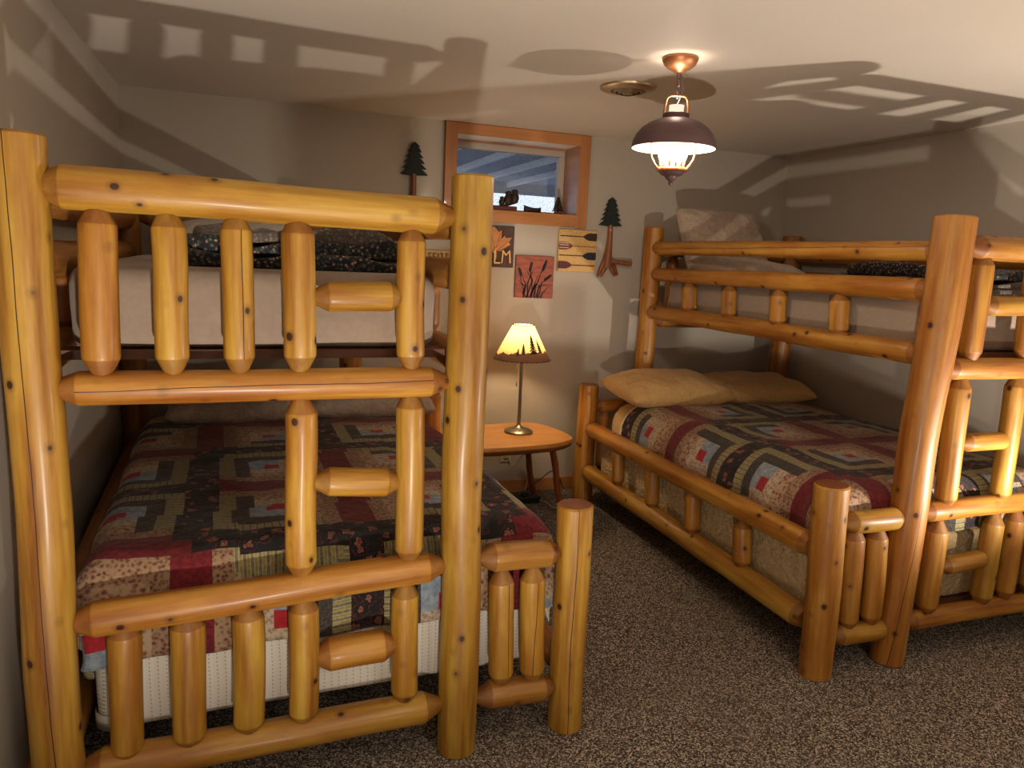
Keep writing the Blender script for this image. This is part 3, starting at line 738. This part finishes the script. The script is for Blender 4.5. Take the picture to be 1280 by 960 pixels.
for j in range(4):
    for k in range(N): m.f.append((j*N+k, j*N+(k+1) % N, (j+1)*N+(k+1) % N, (j+1)*N+k)); m.m.append(1 if j < 2 else 0)
m.f.append(tuple(reversed(range(N)))); m.m.append(1); m.f.append(tuple(4*N+k for k in range(N))); m.m.append(0)
m.build('table_top', [TABLEM, BARKM], tbl, angle=50)
for a, b in (((1.58, 4.06, .455), (1.74, 4.24, 0)), ((1.64, 3.78, .455), (1.77, 3.85, 0)), ((1.20, 4.02, .455), (1.12, 4.2, 0)), ((1.18, 3.78, .455), (1.08, 3.70, 0))):
    A, B = Vector(a), Vector(b); m = MB()
    pts = [A+(B-A)*t+Vector((.006*sin(t*7), 0, 0)) for t in [i/8 for i in range(9)]]
    m.tube(pts, [.020, .019, .0205, .018, .020, .018, .0185, .017, .016], 12); m.build('leg', LEGM, tbl)

LX, LY, LZ = 1.495, 3.94, .501
lamp = thing('table_lamp', (LX, LY, LZ), 'lit table lamp with steel pole and tree silhouette shade', 'lamp')
m = MB(); m.lathe([(.082, 0), (.085, .004), (.085, .010), (.080, .014), (.060, .022), (.035, .030), (.018, .038), (.012, .048), (.0, .050)], 40, (LX, LY, LZ), close=False)
m.v.append(Vector((LX, LY, LZ))); m.build('base', STEEL, lamp)
m = MB(); m.lathe([(.0105, .04), (.0095, .2), (.0095, .47), (.016, .475), (.016, .52)], 20, (LX, LY, LZ)); m.build('pole', STEEL, lamp)
m = MB()
for k in range(40): m.lathe([(.0001, -.0016), (.0014, 0), (.0001, .0016)], 6, (LX-.03, LY-.012, LZ+.44-k*.0034), close=False)
m.lathe([(.001, -.030), (.005, -.024), (.005, -.012), (.002, 0)], 10, (LX-.03, LY-.012, LZ+.305)); m.build('pull_chain', STEEL, lamp)
def shade_mat():
    m, nt, b = new_mat('parchment_shade'); out = nt.nodes['Material Output']
    tc = nt.nodes.new('ShaderNodeTexCoord'); sp = nt.nodes.new('ShaderNodeSeparateXYZ'); nt.links.new(tc.outputs['Object'], sp.inputs[0])
    # ridge line: painted brown hills around the bottom of the shade
    ang = math_(nt, 'ARCTAN2', sp.outputs[1], sp.outputs[0])
    cb = nt.nodes.new('ShaderNodeCombineXYZ'); nt.links.new(ang, cb.inputs[0])
    ridge = math_(nt, 'ADD', math_(nt, 'MULTIPLY', noise(nt, cb.outputs[0], 1.7, 5, .6), .09), math_(nt, 'MULTIPLY_ADD', math_(nt, 'SINE', math_(nt, 'ADD', ang, 2.55)), .012, -.004))
    hill = math_(nt, 'LESS_THAN', sp.outputs[2], ridge)
    spk = math_(nt, 'GREATER_THAN', noise(nt, mapped(nt, (60, 60, 60), rnd=False), 1.0, 3), .62)
    col = mix(nt, math_(nt, 'MULTIPLY', spk, .25), lin((222, 190, 124)), lin((190, 150, 84)))
    col = mix(nt, hill, col, lin((84, 60, 48)))
    d = nt.nodes.new('ShaderNodeBsdfDiffuse'); t = nt.nodes.new('ShaderNodeBsdfTranslucent'); mx = nt.nodes.new('ShaderNodeMixShader'); mx.inputs[0].default_value = .25
    nt.links.new(col, d.inputs[0]); nt.links.new(col, t.inputs[0]); nt.links.new(d.outputs[0], mx.inputs[1]); nt.links.new(t.outputs[0], mx.inputs[2]); nt.links.new(mx.outputs[0], out.inputs[0])
    return m
SR0, SR1, SZ0, SZ1 = .162, .060, .435, .632
m = MB(); m.lathe([(SR0+(SR1-SR0)*k/6, (SZ1-SZ0)*k/6) for k in range(7)], 64, (LX, LY, LZ+SZ0), close=False)
sh = m.build('shade', shade_mat(), lamp, loc=(LX, LY, LZ+SZ0))
PRINT = simple('dark_brown_print', (78, 58, 46), .8)
def on_shade(ang, z, e=.0012):
    r = SR0+(SR1-SR0)*(z/(SZ1-SZ0))+e; return Vector((LX+r*cos(ang), LY+r*sin(ang), LZ+SZ0+z))
camang = atan2(-LY, -LX)
for da, z0, h, w in ((.50, .045, .105, .042), (.05, .042, .060, .026), (-.17, .035, .040, .018), (.86, .05, .075, .03), (2.4, .04, .09, .04), (-2.1, .04, .08, .035)):
    a = camang+da; L = 7; m = MB()
    for k in range(L):
        za = z0+h*k/L; zb = z0+h*(k+1.25)/L; ww = w*(1-k/L)**.8
        rr = SR0+(SR1-SR0)*(za/(SZ1-SZ0)); wa = ww*.7/rr
        m.add([on_shade(a-wa, za), on_shade(a+wa, za), on_shade(a+wa*.12, min(zb, z0+h)), on_shade(a-wa*.12, min(zb, z0+h))], [(0, 1, 2, 3)])
    tr = m.build('tree_print', PRINT, sh); tr.modifiers.new('t', 'SOLIDIFY').thickness = .0006
for R_, z, nn in ((SR0, 0, 72), (SR1, SZ1-SZ0, 30)):
    m = MB(); m.tube([(LX+(R_+.001)*cos(2*pi*k/nn), LY+(R_+.001)*sin(2*pi*k/nn), LZ+SZ0+z+(.0022 if k % 2 else -.0022)) for k in range(nn+1)], .0026, 6)
    m.build('lacing', PRINT, sh)
m = MB()
m.lathe([(.0001, 0), (.018, .004), (.030, .022), (.030, .036), (.018, .058), (.012, .066)], 20, (LX, LY, LZ+.52)); m.build('bulb', glow_glass('lit_bulb', (255, 220, 160), 8, .6), lamp)

m = MB(); m.box((1.06, 3.70, .5012), (1.20, 3.75, .519)); o = m.build('remote_control', BLACK, None, loc=(1.13, 3.72, .5), smooth=False, bevel=.005)
tag(o, 'small black remote on the table edge behind the log post', 'remote')
for q in range(3):
    mm = MB(); mm.lathe([(.006, 0), (.006, .003), (.004, .004)], 10, (1.10+.03*q, 3.725, .519)); mm.build('button', simple('grey_rubber', (70, 70, 72), .6), o)
ot = thing('wall_outlet', (1.56, YW, .26), 'ivory outlet plate on the wall under the side table', 'outlet')
m = MB(); m.box((1.525, YW-.006, .205), (1.60, YW, .32)); m.build('plate', PLATE, ot, smooth=False, bevel=.003)
for z in (.24, .285):
    m = MB(); m.lathe([(.017, 0), (.017, .003), (.015, .004)], 18, (1.5625, YW-.006, z), M=Matrix.Rotation(pi/2, 3, 'X')); m.build('socket', simple('ivory_socket', (186, 170, 140), .4), ot)
ps = thing('power_strip', (1.62, 4.12, 0), 'black power strip on carpet under the side table', 'power strip')
m = MB(); m.box((1.50, 4.085, .001), (1.72, 4.145, .045)); m.build('body', BLACK, ps, smooth=False, bevel=.008)
m = MB(); m.box((1.60, 4.09, .0455), (1.64, 4.13, .075)); m.build('plug', BLACK, ps, smooth=False, bevel=.005)
m = MB(); m.lathe([(.003, 0), (.003, .003), (.001, .004)], 8, (1.68, 4.10, .045)); m.build('switch', simple('grey_switch', (150, 150, 150), .4), ps)
def cord(name, pts, r, mat, label):
    out = []; P = [Vector(p) for p in pts]
    for i in range(len(P)-1):
        a, b, c, d = P[max(i-1, 0)], P[i], P[i+1], P[min(i+2, len(P)-1)]
        for q in range(8):
            t = q/8; out.append(.5*((2*b)+(c-a)*t+(2*a-5*b+4*c-d)*t*t+(3*b-a-3*c+d)*t**3))
    out.append(P[-1]); m = MB(); m.tube(out, r, 8); m.build('cord', mat, ps)
cord('power_cord', [(1.55, 4.10, .02), (1.50, 4.16, .006), (1.60, 4.24, .006), (1.74, 4.10, .006), (1.76, 3.98, .006), (1.80, 3.90, .006)], .003, PLATE, 'pale cord trailing forward on the carpet from the power strip')
cord('power_cord', [(1.60, 4.10, .075), (1.63, 4.2, .03), (1.72, 4.26, .05), (1.80, 4.27, .10), (1.87, 4.28, .14), (1.93, 4.30, .10), (1.97, 4.30, .01)], .0032, BLACK, 'black cord looping by the baseboard right of the power strip')
cord('power_cord', [(1.58, YW-.012, .24), (1.60, YW-.05, .18), (1.66, YW-.09, .28), (1.69, YW-.10, .2), (1.67, YW-.12, .08), (1.62, YW-.14, .006), (1.52, YW-.12, .006)], .0028, PLATE, 'thin pale cord hanging from the wall outlet')

# ------------------------------------------------------------------ wall art
def pine_tree_art(px_tip, x_c, z_tip, z_base, half, trunk, roots, label):
    t = thing('carved_tree_hook', (x_c, YW, z_base), label, 'wall hook', 'carved tree wall hooks')
    h = z_tip-z_base; L = 6; right = [(0.0, z_tip)]
    for k in range(1, L+1):
        zz = z_tip-h*k/L; w = half*(.26+.74*k/L)
        right.append((w, zz+(.006 if k < L else .004)))
        if k < L: right.append((w*.52, zz+.010))
    poly = [(x_c+x, z) for x, z in right]+[(x_c, z_base-.002)]+[(x_c-x, z) for x, z in reversed(right[1:])]
    m = MB(); m.prism(poly[::-1], YW-.030, YW-.006); m.build('tree_crown', DKGREEN, t, smooth=False, bevel=.002)
    m = MB(); m.tube([(x, YW-.020, z) for x, z, r in trunk], [r*1.2 for x, z, r in trunk], 14); m.build('trunk', CARVED, t)
    for rt_ in roots:
        m = MB(); m.tube([(x, YW-y, z) for x, y, z, r in rt_], [r*1.25 for *_, r in rt_], 10); m.build('root', CARVED, t)
    return t
t2 = pine_tree_art(0, 2.195, 1.91, 1.733, .080, [(2.195, 1.74, .013), (2.196, 1.66, .015), (2.194, 1.60, .018), (2.188, 1.545, .024), (2.19, 1.50, .030), (2.195, 1.475, .026)],
    [[(2.185, .018, 1.56, .012), (2.165, .018, 1.51, .012), (2.145, .018, 1.46, .011), (2.125, .018, 1.412, .005)],
     [(2.188, .022, 1.51, .013), (2.170, .022, 1.46, .011), (2.152, .02, 1.413, .005)],
     [(2.205, .022, 1.50, .013), (2.225, .022, 1.46, .011), (2.245, .02, 1.42, .006)],
     [(2.215, .018, 1.51, .012), (2.245, .018, 1.47, .011), (2.268, .018, 1.425, .006)],
     [(2.20, .035, 1.515, .011), (2.26, .05, 1.507, .0125), (2.31, .06, 1.503, .013), (2.34, .065, 1.502, .012)]],
    'carved pine tree hook with root legs right of the paddle picture')
t1 = pine_tree_art(0, .920, 2.133, 1.948, .080, [(.918, 1.955, .013), (.918, 1.86, .014), (.915, 1.80, .016), (.910, 1.76, .022), (.914, 1.71, .030), (.92, 1.69, .026)],
    [[(.905, .018, 1.77, .012), (.885, .018, 1.72, .012), (.862, .018, 1.65, .005)], [(.915, .022, 1.72, .013), (.90, .022, 1.67, .011), (.885, .02, 1.63, .005)],
     [(.930, .022, 1.72, .013), (.95, .022, 1.67, .011), (.965, .02, 1.63, .006)], [(.92, .035, 1.725, .011), (.98, .05, 1.717, .0125), (1.03, .06, 1.713, .012)]],
    'carved pine tree hook left of the window above the bed rail')

def plaque(name, x0, x1, z0, z1, mat, label, th=.018):
    t = thing(name, ((x0+x1)/2, YW, z0), label, 'wall picture')
    m = MB(); m.box((x0, YW-th, z0), (x1, YW-.0005, z1)); m.build('board', mat, t, smooth=False, bevel=.002); return t
# leaf and letters board
DKBOARD = simple('dark_brown_board', (66, 46, 42), .7, nscale=(60, 60, 8), c2=(88, 62, 54))
lm = plaque('leaf_plaque', 1.295, 1.549, 1.446, 1.694, DKBOARD, 'dark square board with orange maple leaf and LM letters under the window')
LEAF = simple('orange_leaf_wood', (206, 140, 84), .6, nscale=(8, 8, 50), c2=(190, 122, 70))
lf = [(0, -.075), (.006, -.02), (.05, -.032), (.042, -.014), (.088, .010), (.078, .022), (.098, .052), (.062, .050), (.058, .066), (.036, .044), (.044, .100), (.026, .090), (0, .125)]
lf = lf+[(-x, z) for x, z in reversed(lf[1:-1])]
cxl, czl = 1.428, 1.565
rotl = .12
lfp = [(cxl+x*1.12*cos(rotl)-z*1.0*sin(rotl), czl+z*cos(rotl)+x*sin(rotl)) for x, z in lf]
m = MB(); m.prism(lfp, YW-.024, YW-.0175); m.build('maple_leaf', LEAF, lm, smooth=False)
VEIN = simple('leaf_vein_brown', (120, 66, 34), .7)
m = MB()
for x, z in ((.085, .045), (.03, .10), (.075, .0), (-.085, .045), (-.03, .10)):
    m.tube([(cxl, YW-.0245, czl-.03), (cxl+x*.85*1.1, YW-.0245, czl+z*.85)], .0012, 5)
m.build('leaf_veins', VEIN, lm)
LET = simple('pale_peeled_twig', (238, 190, 120), .55)
m = MB(); yy = YW-.030
def stick(m, a, b, r=.006): m.tube([(a[0], yy, a[1]), (b[0], yy, b[1])], r, 8)
# L
Lx0 = WALL(619, 315).x; m1 = MB(); p = lambda x, y: (WALL(x, y, .03).x, WALL(x, y, .03).z)
stick(m1, p(619, 312), p(618, 329)); stick(m1, p(618, 328.5), p(625, 328.5), .005); stick(m1, p(616.5, 316), p(621, 309.5), .003); m1.build('letter_l', LET, lm)
m2 = MB()
stick(m2, p(629, 313), p(627, 329), .005); stick(m2, p(629, 313.5), p(632.5, 319), .005); stick(m2, p(632.5, 319), p(637, 313.5), .005); stick(m2, p(637, 313), p(637.5, 329), .005); m2.build('letter_m', LET, lm)
# cattails
COPB = simple('coppery_board', (166, 84, 54), .5, nscale=(14, 14, 60), c2=(132, 60, 40))
ct = plaque('cattail_picture', 1.567, 1.821, 1.265, 1.524, COPB, 'copper coloured square picture of dark cattails above the lamp', .02)
DK = simple('near_black_brown', (42, 28, 24), .7)
y = YW-.0212
def flat(m, pts, w):
    """thin flat painted stroke"""
    P = [Vector((x, y, z)) for x, z in pts]
    for i in range(len(P)-1):
        d = (P[i+1]-P[i]).normalized(); n = Vector((-d.z, 0, d.x)); w0 = w[i]; w1 = w[i+1]
        m.add([P[i]-n*w0, P[i+1]-n*w1, P[i+1]+n*w1, P[i]+n*w0]+[q+Vector((0, .002, 0)) for q in (P[i]-n*w0, P[i+1]-n*w1, P[i+1]+n*w1, P[i]+n*w0)], [(0, 1, 2, 3), (7, 6, 5, 4), (0, 4, 5, 1), (3, 2, 6, 7)])
x0, z0, sx, sz = 1.567, 1.265, .254, .259
def cp(u, v): return (x0+u*sx, z0+v*sz)
for stem, hd in ((((.45, 0), (.44, .3), (.40, .55), (.36, .70)), ((.36, .62), (.41, .86))), (((.52, 0), (.55, .3), (.66, .6), (.75, .82)), ((.70, .64), (.80, .92))),
                 (((.55, 0), (.6, .2), (.72, .38), (.88, .52)), ((.74, .42), (.95, .57))), (((.28, 0), (.2, .25), (.14, .45), (.10, .6)), ((.16, .52), (.07, .72)))):
    m = MB(); flat(m, [cp(*q) for q in stem], [.0025]*4); a, b = Vector(cp(*hd[0])), Vector(cp(*hd[1]))
    flat(m, [a, a+(b-a)*.12, a+(b-a)*.5, a+(b-a)*.88, b], [.002, .0085, .0095, .0085, .002]); m.build('cattail', DK, ct, smooth=False)
m = MB()
for a, b, c in (((.34, 0), (.32, .35), (.48, .74)), ((.22, 0), (.28, .3), (.16, .52)), ((.58, 0), (.62, .3), (.84, .32)), ((.5, 0), (.52, .28), (.66, .50)), ((.38, 0), (.52, .3), (.62, .33)), ((.62, 0), (.66, .2), (.70, .48)), ((.3, 0), (.45, .42), (.28, .66)), ((.68, 0), (.72, .12), (.9, .30)), ((.42, 0), (.48, .25), (.60, .58)), ((.2, .08), (.26, .28), (.08, .4))):
    flat(m, [cp(*a), cp(*b), cp(*c)], [.005, .0045, .0008])
m.build('reeds', DK, ct, smooth=False)
# paddles
CREAMB = simple('cream_crackled_board', (226, 190, 126), .6, nscale=(90, 10, 130), c2=(206, 160, 92))
pp = plaque('paddle_picture', 1.845, 2.105, 1.438, 1.697, CREAMB, 'cream square picture of four canoe paddles below window corner', .02)
x0, z0, sx, sz = 1.845, 1.438, .26, .259; y = YW-.0215
def paddle(v, blade_right, cb, cs, stripes=None):
    m = MB(); s = 1 if blade_right else -1
    def X(u): return u if blade_right else 1-u
    dz = .012*s*0
    b = [(.62, 0), (.70, .055), (.78, .088), (.99, .092), (1.0, 0), (.99, -.092), (.78, -.088), (.70, -.055)]
    poly = [(x0+X(u)*sx, z0+(v+w)*sz) for u, w in b]
    if blade_right: poly = poly[::-1]
    n = len(poly); m.prism(poly, y-.0015, y+.002, 0)
    o = m.build('paddle_blade', cb, pp, smooth=False)
    if stripes:
        for w in (-.045, .02, .065):
            mm = MB(); a = (x0+X(.74)*sx, z0+(v+w)*sz); bb = (x0+X(.985)*sx, z0+(v+w)*sz)
            mm.box((min(a[0], bb[0]), y-.003, a[1]-.0025), (max(a[0], bb[0]), y-.0014, a[1]+.0025)); mm.build('stripe', stripes, o, smooth=False)
    m = MB(); a = x0+X(.02)*sx; bb = x0+X(.64)*sx
    m.box((min(a, bb), y-.001, z0+v*sz-.003), (max(a, bb), y+.0015, z0+v*sz+.003)); m.build('paddle_shaft', cs, pp, smooth=False)
NAVY = simple('navy_paint', (34, 38, 54), .6); MAR = simple('maroon_paint', (96, 32, 34), .6); DKB = simple('dark_brown_paint', (58, 40, 34), .6); RED = simple('red_brown_paint', (120, 48, 42), .6)
paddle(.845, True, DKB, DKB); paddle(.61, False, RED, simple('tan_shaft', (176, 112, 60), .6), simple('white_stripe_paint', (214, 190, 170), .6)); paddle(.385, True, NAVY, DKB); paddle(.155, False, MAR, MAR)
# small carved sign seen between log rails
SG = simple('yellow_wood_sign', (190, 152, 84), .6, nscale=(6, 6, 60), c2=(166, 128, 66))
sg = thing('wooden_sign', (1.06, YW, 1.45), 'small yellow wooden sign glimpsed left of the tall log post', 'sign')
m = MB(); m.box((.965, YW-.016, 1.448), (1.19, YW-.001, 1.532)); m.build('board', SG, sg, smooth=False, bevel=.003)
m = MB(); zc = 1.49
for xx in (.985, 1.017, 1.045, 1.073, 1.098, 1.122, 1.15): m.box((xx, YW-.0185, zc-.024), (xx+.005, YW-.0158, zc+.024))
for xx, zz in ((1.017, .021), (1.017, 0), (1.017, -.024), (1.045, .021), (1.045, 0), (1.088, .021), (1.122, -.024), (1.122, .021)): m.box((xx, YW-.0184, zc+zz), (xx+.018, YW-.0159, zc+zz+.004))
m.build('carved_letters', simple('burnt_letter_brown', (78, 50, 26), .7), sg, smooth=False)
# framed picture mostly hidden behind the left bed's top rail
a = WALL(228, 221); b = WALL(306, 229)
fp = thing('framed_picture', ((a.x+b.x)/2, YW, 1.45), 'low brown picture frame mostly hidden behind the left bunk top rail', 'wall picture')
m = MB(); zt = a.z
for q in ((a.x, zt-.03, b.x, zt), (a.x, zt-.34, b.x, zt-.31), (a.x, zt-.31, a.x+.03, zt-.03), (b.x-.03, zt-.31, b.x, zt-.03)): m.box((q[0], YW-.022, q[1]), (q[2], YW-.001, q[3]))
m.build('frame', CARVED, fp, smooth=False, bevel=.002)
m = MB(); m.box((a.x+.03, YW-.010, zt-.31), (b.x-.03, YW-.002, zt-.03)); m.build('print', simple('faded_print', (150, 138, 116), .7, nscale=8, c2=(112, 110, 92)), fp, smooth=False)

# ------------------------------------------------------------------ things on the window sill
SIL = simple('dark_figurine_wood', (54, 36, 30), .6, nscale=30, c2=(38, 26, 22)); REDW = simple('red_brown_wood_base', (96, 44, 30), .5)
ys = YW+.022
def swp(x, y): return on_plane(x, y, (0, ys, 0), Vector((0, 1, 0)))
ow = thing('bird_carving', (1.52, ys, WZ0), 'dark carving of three birds on a branch on window sill', 'carving')
xl, xr = swp(607, 265).x, swp(645, 265).x
m = MB(); m.box((xl-.03, ys-.020, WZ0+.0005), (xr, ys+.030, WZ0+.030)); m.build('base', REDW, ow, smooth=False, bevel=.006)
m = MB(); P0, P1, P2 = swp(612, 262), swp(630, 257), swp(647, 253); m.tube([P0, P1, P2], [.012, .010, .004], 8); m.build('branch', SIL, ow)
for bxp, byp, hh in ((627, 257, .055), (635, 256, .082), (643, 254, .082)):
    p = swp(bxp, byp); m = MB()
    m.lathe([(.006, -.004), (.022*hh/.08, hh*.12), (.027*hh/.08, hh*.35), (.024*hh/.08, hh*.58), (.016*hh/.08, hh*.70), (.020*hh/.08, hh*.82), (.017*hh/.08, hh*.94), (.005, hh)], 14, p)
    m.lathe([(.004, 0), (.0005, .012)], 6, p+Vector((-.010, -.010, hh*.8)), M=Matrix.Rotation(1.5, 3, 'X')); m.build('bird', SIL, ow)
m = MB(); ca, cb = swp(654.5, 266), swp(676, 266); n = 12
c0 = WZ0+.002; Lc = cb.x-ca.x
for i in range(n+1):
    t = i/n; x = ca.x+Lc*t; w = .018*sin(pi*min(max(t, .0), 1))**.6+.001; ht = .024+.010*(2*t-1)**2+.008*(1-t)
    for k in range(9):
        an = pi*k/8; m.v.append(Vector((x, ys-cos(an)*w, c0+ht-ht*sin(an)**.7)))
for i in range(n):
    for k in range(8): m.f.append((i*9+k, i*9+k+1, (i+1)*9+k+1, (i+1)*9+k)); m.m.append(0)
o = m.build('toy_canoe', SIL, None, loc=(ca.x, ys, WZ0)); o.modifiers.new('t', 'SOLIDIFY').thickness = .003; tag(o, 'small dark toy canoe in middle of window sill', 'ornament')
pc = swp(697, 269); m = MB()
cc = thing('pinecone_tree', (pc.x, ys, WZ0), 'little dark layered ornamental tree at right end of window sill', 'ornament')
m.tube([(pc.x, ys, WZ0+.012), (pc.x, ys, WZ0+.105)], [.006, .002], 8); m.build('stem', SIL, cc)
m = MB(); m.lathe([(.024, 0), (.026, .004), (.024, .014), (.01, .016)], 16, (pc.x, ys, WZ0+.0005)); m.build('base', REDW, cc)
m = MB()
for k in range(9):
    z = WZ0+.022+k*.0098; r = .040*(1-k/10.5)
    for q in range(11):
        a = 2*pi*(q+k*.4)/11; m.tube([(pc.x, ys, z), (pc.x+cos(a)*r*.6, ys+sin(a)*r*.6, z+.003), (pc.x+cos(a)*r, ys+sin(a)*r, z-.004)], [.003, .0036, .001], 5)
m.build('branches', SIL, cc)

# ------------------------------------------------------------------ ceiling vent and pendant
vt = thing('ceiling_vent', (1.594, 3.05, H), 'round metal ceiling vent left of the pendant lamp', 'vent')
VM = simple('brushed_vent_metal', (196, 178, 150), .28, .85)
m = MB(); m.lathe([(.124, 0), (.122, -.008), (.106, -.015), (.078, -.018), (.073, -.005)][::-1], 48, (1.594, 3.05, H-.0005), close=False); m.build('rim', VM, vt)
m = MB(); m.lathe([(.0735, -.003), (.0001, -.003)], 40, (1.594, 3.05, H-.0005), close=False); m.build('duct', BLACK, vt)
for r, z in ((.064, -.014), (.045, -.020), (.026, -.025)):
    m = MB(); m.lathe([(r-.010, z-.010), (r, z), (r-.002, z+.002), (r-.012, z-.006)], 40, (1.594, 3.05, H-.0005), close=False); m.build('cone_ring', VM, vt)
m = MB(); m.lathe([(.0001, -.034), (.007, -.032), (.008, -.027), (.004, -.004)], 20, (1.594, 3.05, H-.0005), close=False); m.build('centre_knob', VM, vt)
PX, PY = 1.532, 2.531
pd = thing('pendant_lamp', (PX, PY, H), 'lit lantern style pendant with dark dome shade hanging from ceiling', 'pendant lamp')
m = MB(); m.lathe([(.006, -.056), (.016, -.054), (.022, -.047), (.040, -.040), (.058, -.026), (.066, -.010), (.067, -.002), (.066, 0)], 40, (PX, PY, H-.0003), close=True); m.build('canopy', COPPER, pd)
for k in range(4):
    m = MB(); z = H-.064-k*.022; a = (k % 2)*pi/2; pts = []
    for q in range(17):
        t = 2*pi*q/16; pts.append((PX+cos(a)*.0075*sin(t), PY+sin(a)*.0075*sin(t), z-.002+.0145*cos(t)))
    m.tube(pts, .0021, 6, cap=False); m.build('chain_link', BRONZE, pd)
m = MB(); m.tube([(PX+.004, PY, H-.055), (PX+.018, PY-.004, H-.085), (PX+.022, PY, H-.12), (PX+.006, PY, H-.158), (PX, PY, H-.17)], .0022, 6); m.build('lamp_wire', BRONZE, pd)
CZ0 = 2.063                                                       # bail base / dome collar top
bd = Vector((RT.x, RT.y, 0)).normalized()
m = MB(); c = Vector((PX, PY, 0)); pts = []
for s, z in ((-.045, CZ0-.012), (-.044, CZ0+.03), (-.040, CZ0+.055), (-.034, CZ0+.066), (-.024, CZ0+.071), (0, CZ0+.073), (.024, CZ0+.071), (.034, CZ0+.066), (.040, CZ0+.055), (.044, CZ0+.03), (.045, CZ0-.012)): pts.append(c+bd*s+Vector((0, 0, z)))
m.tube(pts, .0042, 8); m.build('bail', COPPER, pd)
OPAL = glow_glass('lit_opal_glass', (255, 224, 196), 1.6, .5)
m = MB(); m.lathe([(.026, 2.02), (.027, 2.09), (.028, 2.100), (.024, 2.100)], 28, (PX, PY, 0), close=True); m.build('chimney_top', OPAL, pd)
SZB = 1.945
prof = [(.158, SZB), (.155, SZB+.022), (.144, SZB+.048), (.124, SZB+.072), (.098, SZB+.090), (.070, SZB+.102), (.050, SZB+.108), (.049, SZB+.124), (.046, SZB+.126)]
m = MB(); m.lathe(prof, 56, (PX, PY, 0), close=False); m.build('dome_shade', BRONZE, pd)
m = MB(); m.lathe([(r-.003, z-.001) for r, z in prof][::-1], 56, (PX, PY, 0), close=False, mi=0); m.build('shade_lining', WHITEIN, pd)
CLG = glow_glass('glowing_chimney_glass', (255, 232, 212), 5, .6)
m = MB(); pf = [(.040, 1.880), (.043, 1.892), (.052, 1.915), (.053, 1.945), (.044, 1.975), (.036, 2.01), (.034, 2.03)]
n = 48; o0 = 0
for r, z in pf:
    for k in range(n):
        a = 2*pi*k/n; fl = 1+(.05*cos(12*a) if z < 1.93 else .02*cos(12*a)); m.v.append(Vector((PX+r*fl*cos(a), PY+r*fl*sin(a), z)))
for j in range(len(pf)-1):
    for k in range(n): m.f.append((j*n+k, j*n+(k+1) % n, (j+1)*n+(k+1) % n, (j+1)*n+k)); m.m.append(0)
m.build('glass_chimney', CLG, pd)
m = MB()
for k in range(12):
    a = 2*pi*(k+.5)/12; r = .046
    m.tube([(PX+.046*cos(a), PY+.046*sin(a), 1.878), (PX+.048*cos(a), PY+.048*sin(a), 1.890), (PX+.051*cos(a), PY+.051*sin(a), 1.902)], [.004, .003, .0008], 5)
m.build('chimney_prongs', COPPER, pd)
for s in (-1, 1):
    m = MB(); m.tube([c+bd*s*x+Vector((0, 0, z)) for x, z in ((.050, 1.868), (.066, 1.885), (.080, 1.908), (.085, 1.935), (.083, 1.962), (.076, 1.99), (.066, 2.02), (.05, 2.048))], .0042, 8); m.build('arm', COPPER, pd)
m = MB(); m.lathe([(.050, 1.858), (.060, 1.863), (.059, 1.868), (.050, 1.876), (.044, 1.882), (.030, 1.882)], 36, (PX, PY, 0)); m.build('gallery', COPPER, pd)
m = MB(); m.lathe([(.0005, 1.808), (.006, 1.810), (.009, 1.817), (.007, 1.823), (.013, 1.828), (.020, 1.834), (.024, 1.842), (.040, 1.848), (.048, 1.858)], 32, (PX, PY, 0)); m.build('finial', BRONZE, pd)

# ------------------------------------------------------------------ lights
def point(name, loc, power, color, r):
    l = bpy.data.lights.new(name, 'POINT'); l.energy = power; l.color = color; l.shadow_soft_size = r
    o = bpy.data.objects.new(name, l); COL.objects.link(o); o.location = loc; return o
WARM = (1, .84, .66); WARM2 = (1, .88, .74)
def spot_up(name, loc, power, color, r, ang, tilt):
    l = bpy.data.lights.new(name, 'SPOT'); l.energy = power; l.color = color; l.shadow_soft_size = r; l.spot_size = math.radians(ang); l.spot_blend = .7
    o = bpy.data.objects.new(name, l); COL.objects.link(o); o.location = loc; o.rotation_euler = Vector(tilt).to_track_quat('-Z', 'Y').to_euler(); return o
# shaded lamps standing low in the near part of the room throw their light upwards
spot_up('near_left_lamp_light', (.095, -.08, .26), 215, WARM2, .03, 150, (.1, .45, 1))
spot_up('near_right_lamp_light', (2.93, 1.34, .60), 110, WARM2, .025, 165, (-.3, .5, 1))
point('table_lamp_light', (LX, LY, LZ+.555), 15, (1, .80, .52), .03)
point('pendant_light', (PX, PY, 1.925), 20, WARM, .035)
point('pendant_chimney_light', (PX, PY, 2.125), 0.9, WARM, .02)
al = bpy.data.lights.new('room_fill_light', 'AREA'); al.energy = 36; al.size = 1.0; al.color = WARM2  # unseen area light added behind the camera as soft warm fill
o = bpy.data.objects.new('room_fill_light', al); COL.objects.link(o); o.location = (1.2, -1.2, H-.03)
w = bpy.data.worlds.new('sky'); bpy.context.scene.world = w; w.use_nodes = True
bg = w.node_tree.nodes['Background']; bg.inputs[0].default_value = (.76, .86, 1, 1); bg.inputs[1].default_value = 1.35

# ------------------------------------------------------------------ camera
cd = bpy.data.cameras.new('camera'); cd.sensor_width = 36; cd.lens = F/1280*36; cd.clip_start = .02
cam = bpy.data.objects.new('camera', cd); COL.objects.link(cam)
M3 = Matrix((RT, UP, -FW)).transposed(); cam.matrix_world = Matrix.Translation(CAM) @ M3.to_4x4()
sc = bpy.context.scene; sc.camera = cam
sc.view_settings.view_transform = 'Standard'; sc.view_settings.look = 'None'; sc.view_settings.gamma = 1; sc.view_settings.use_curve_mapping = False
sc.view_settings.exposure = 0.0
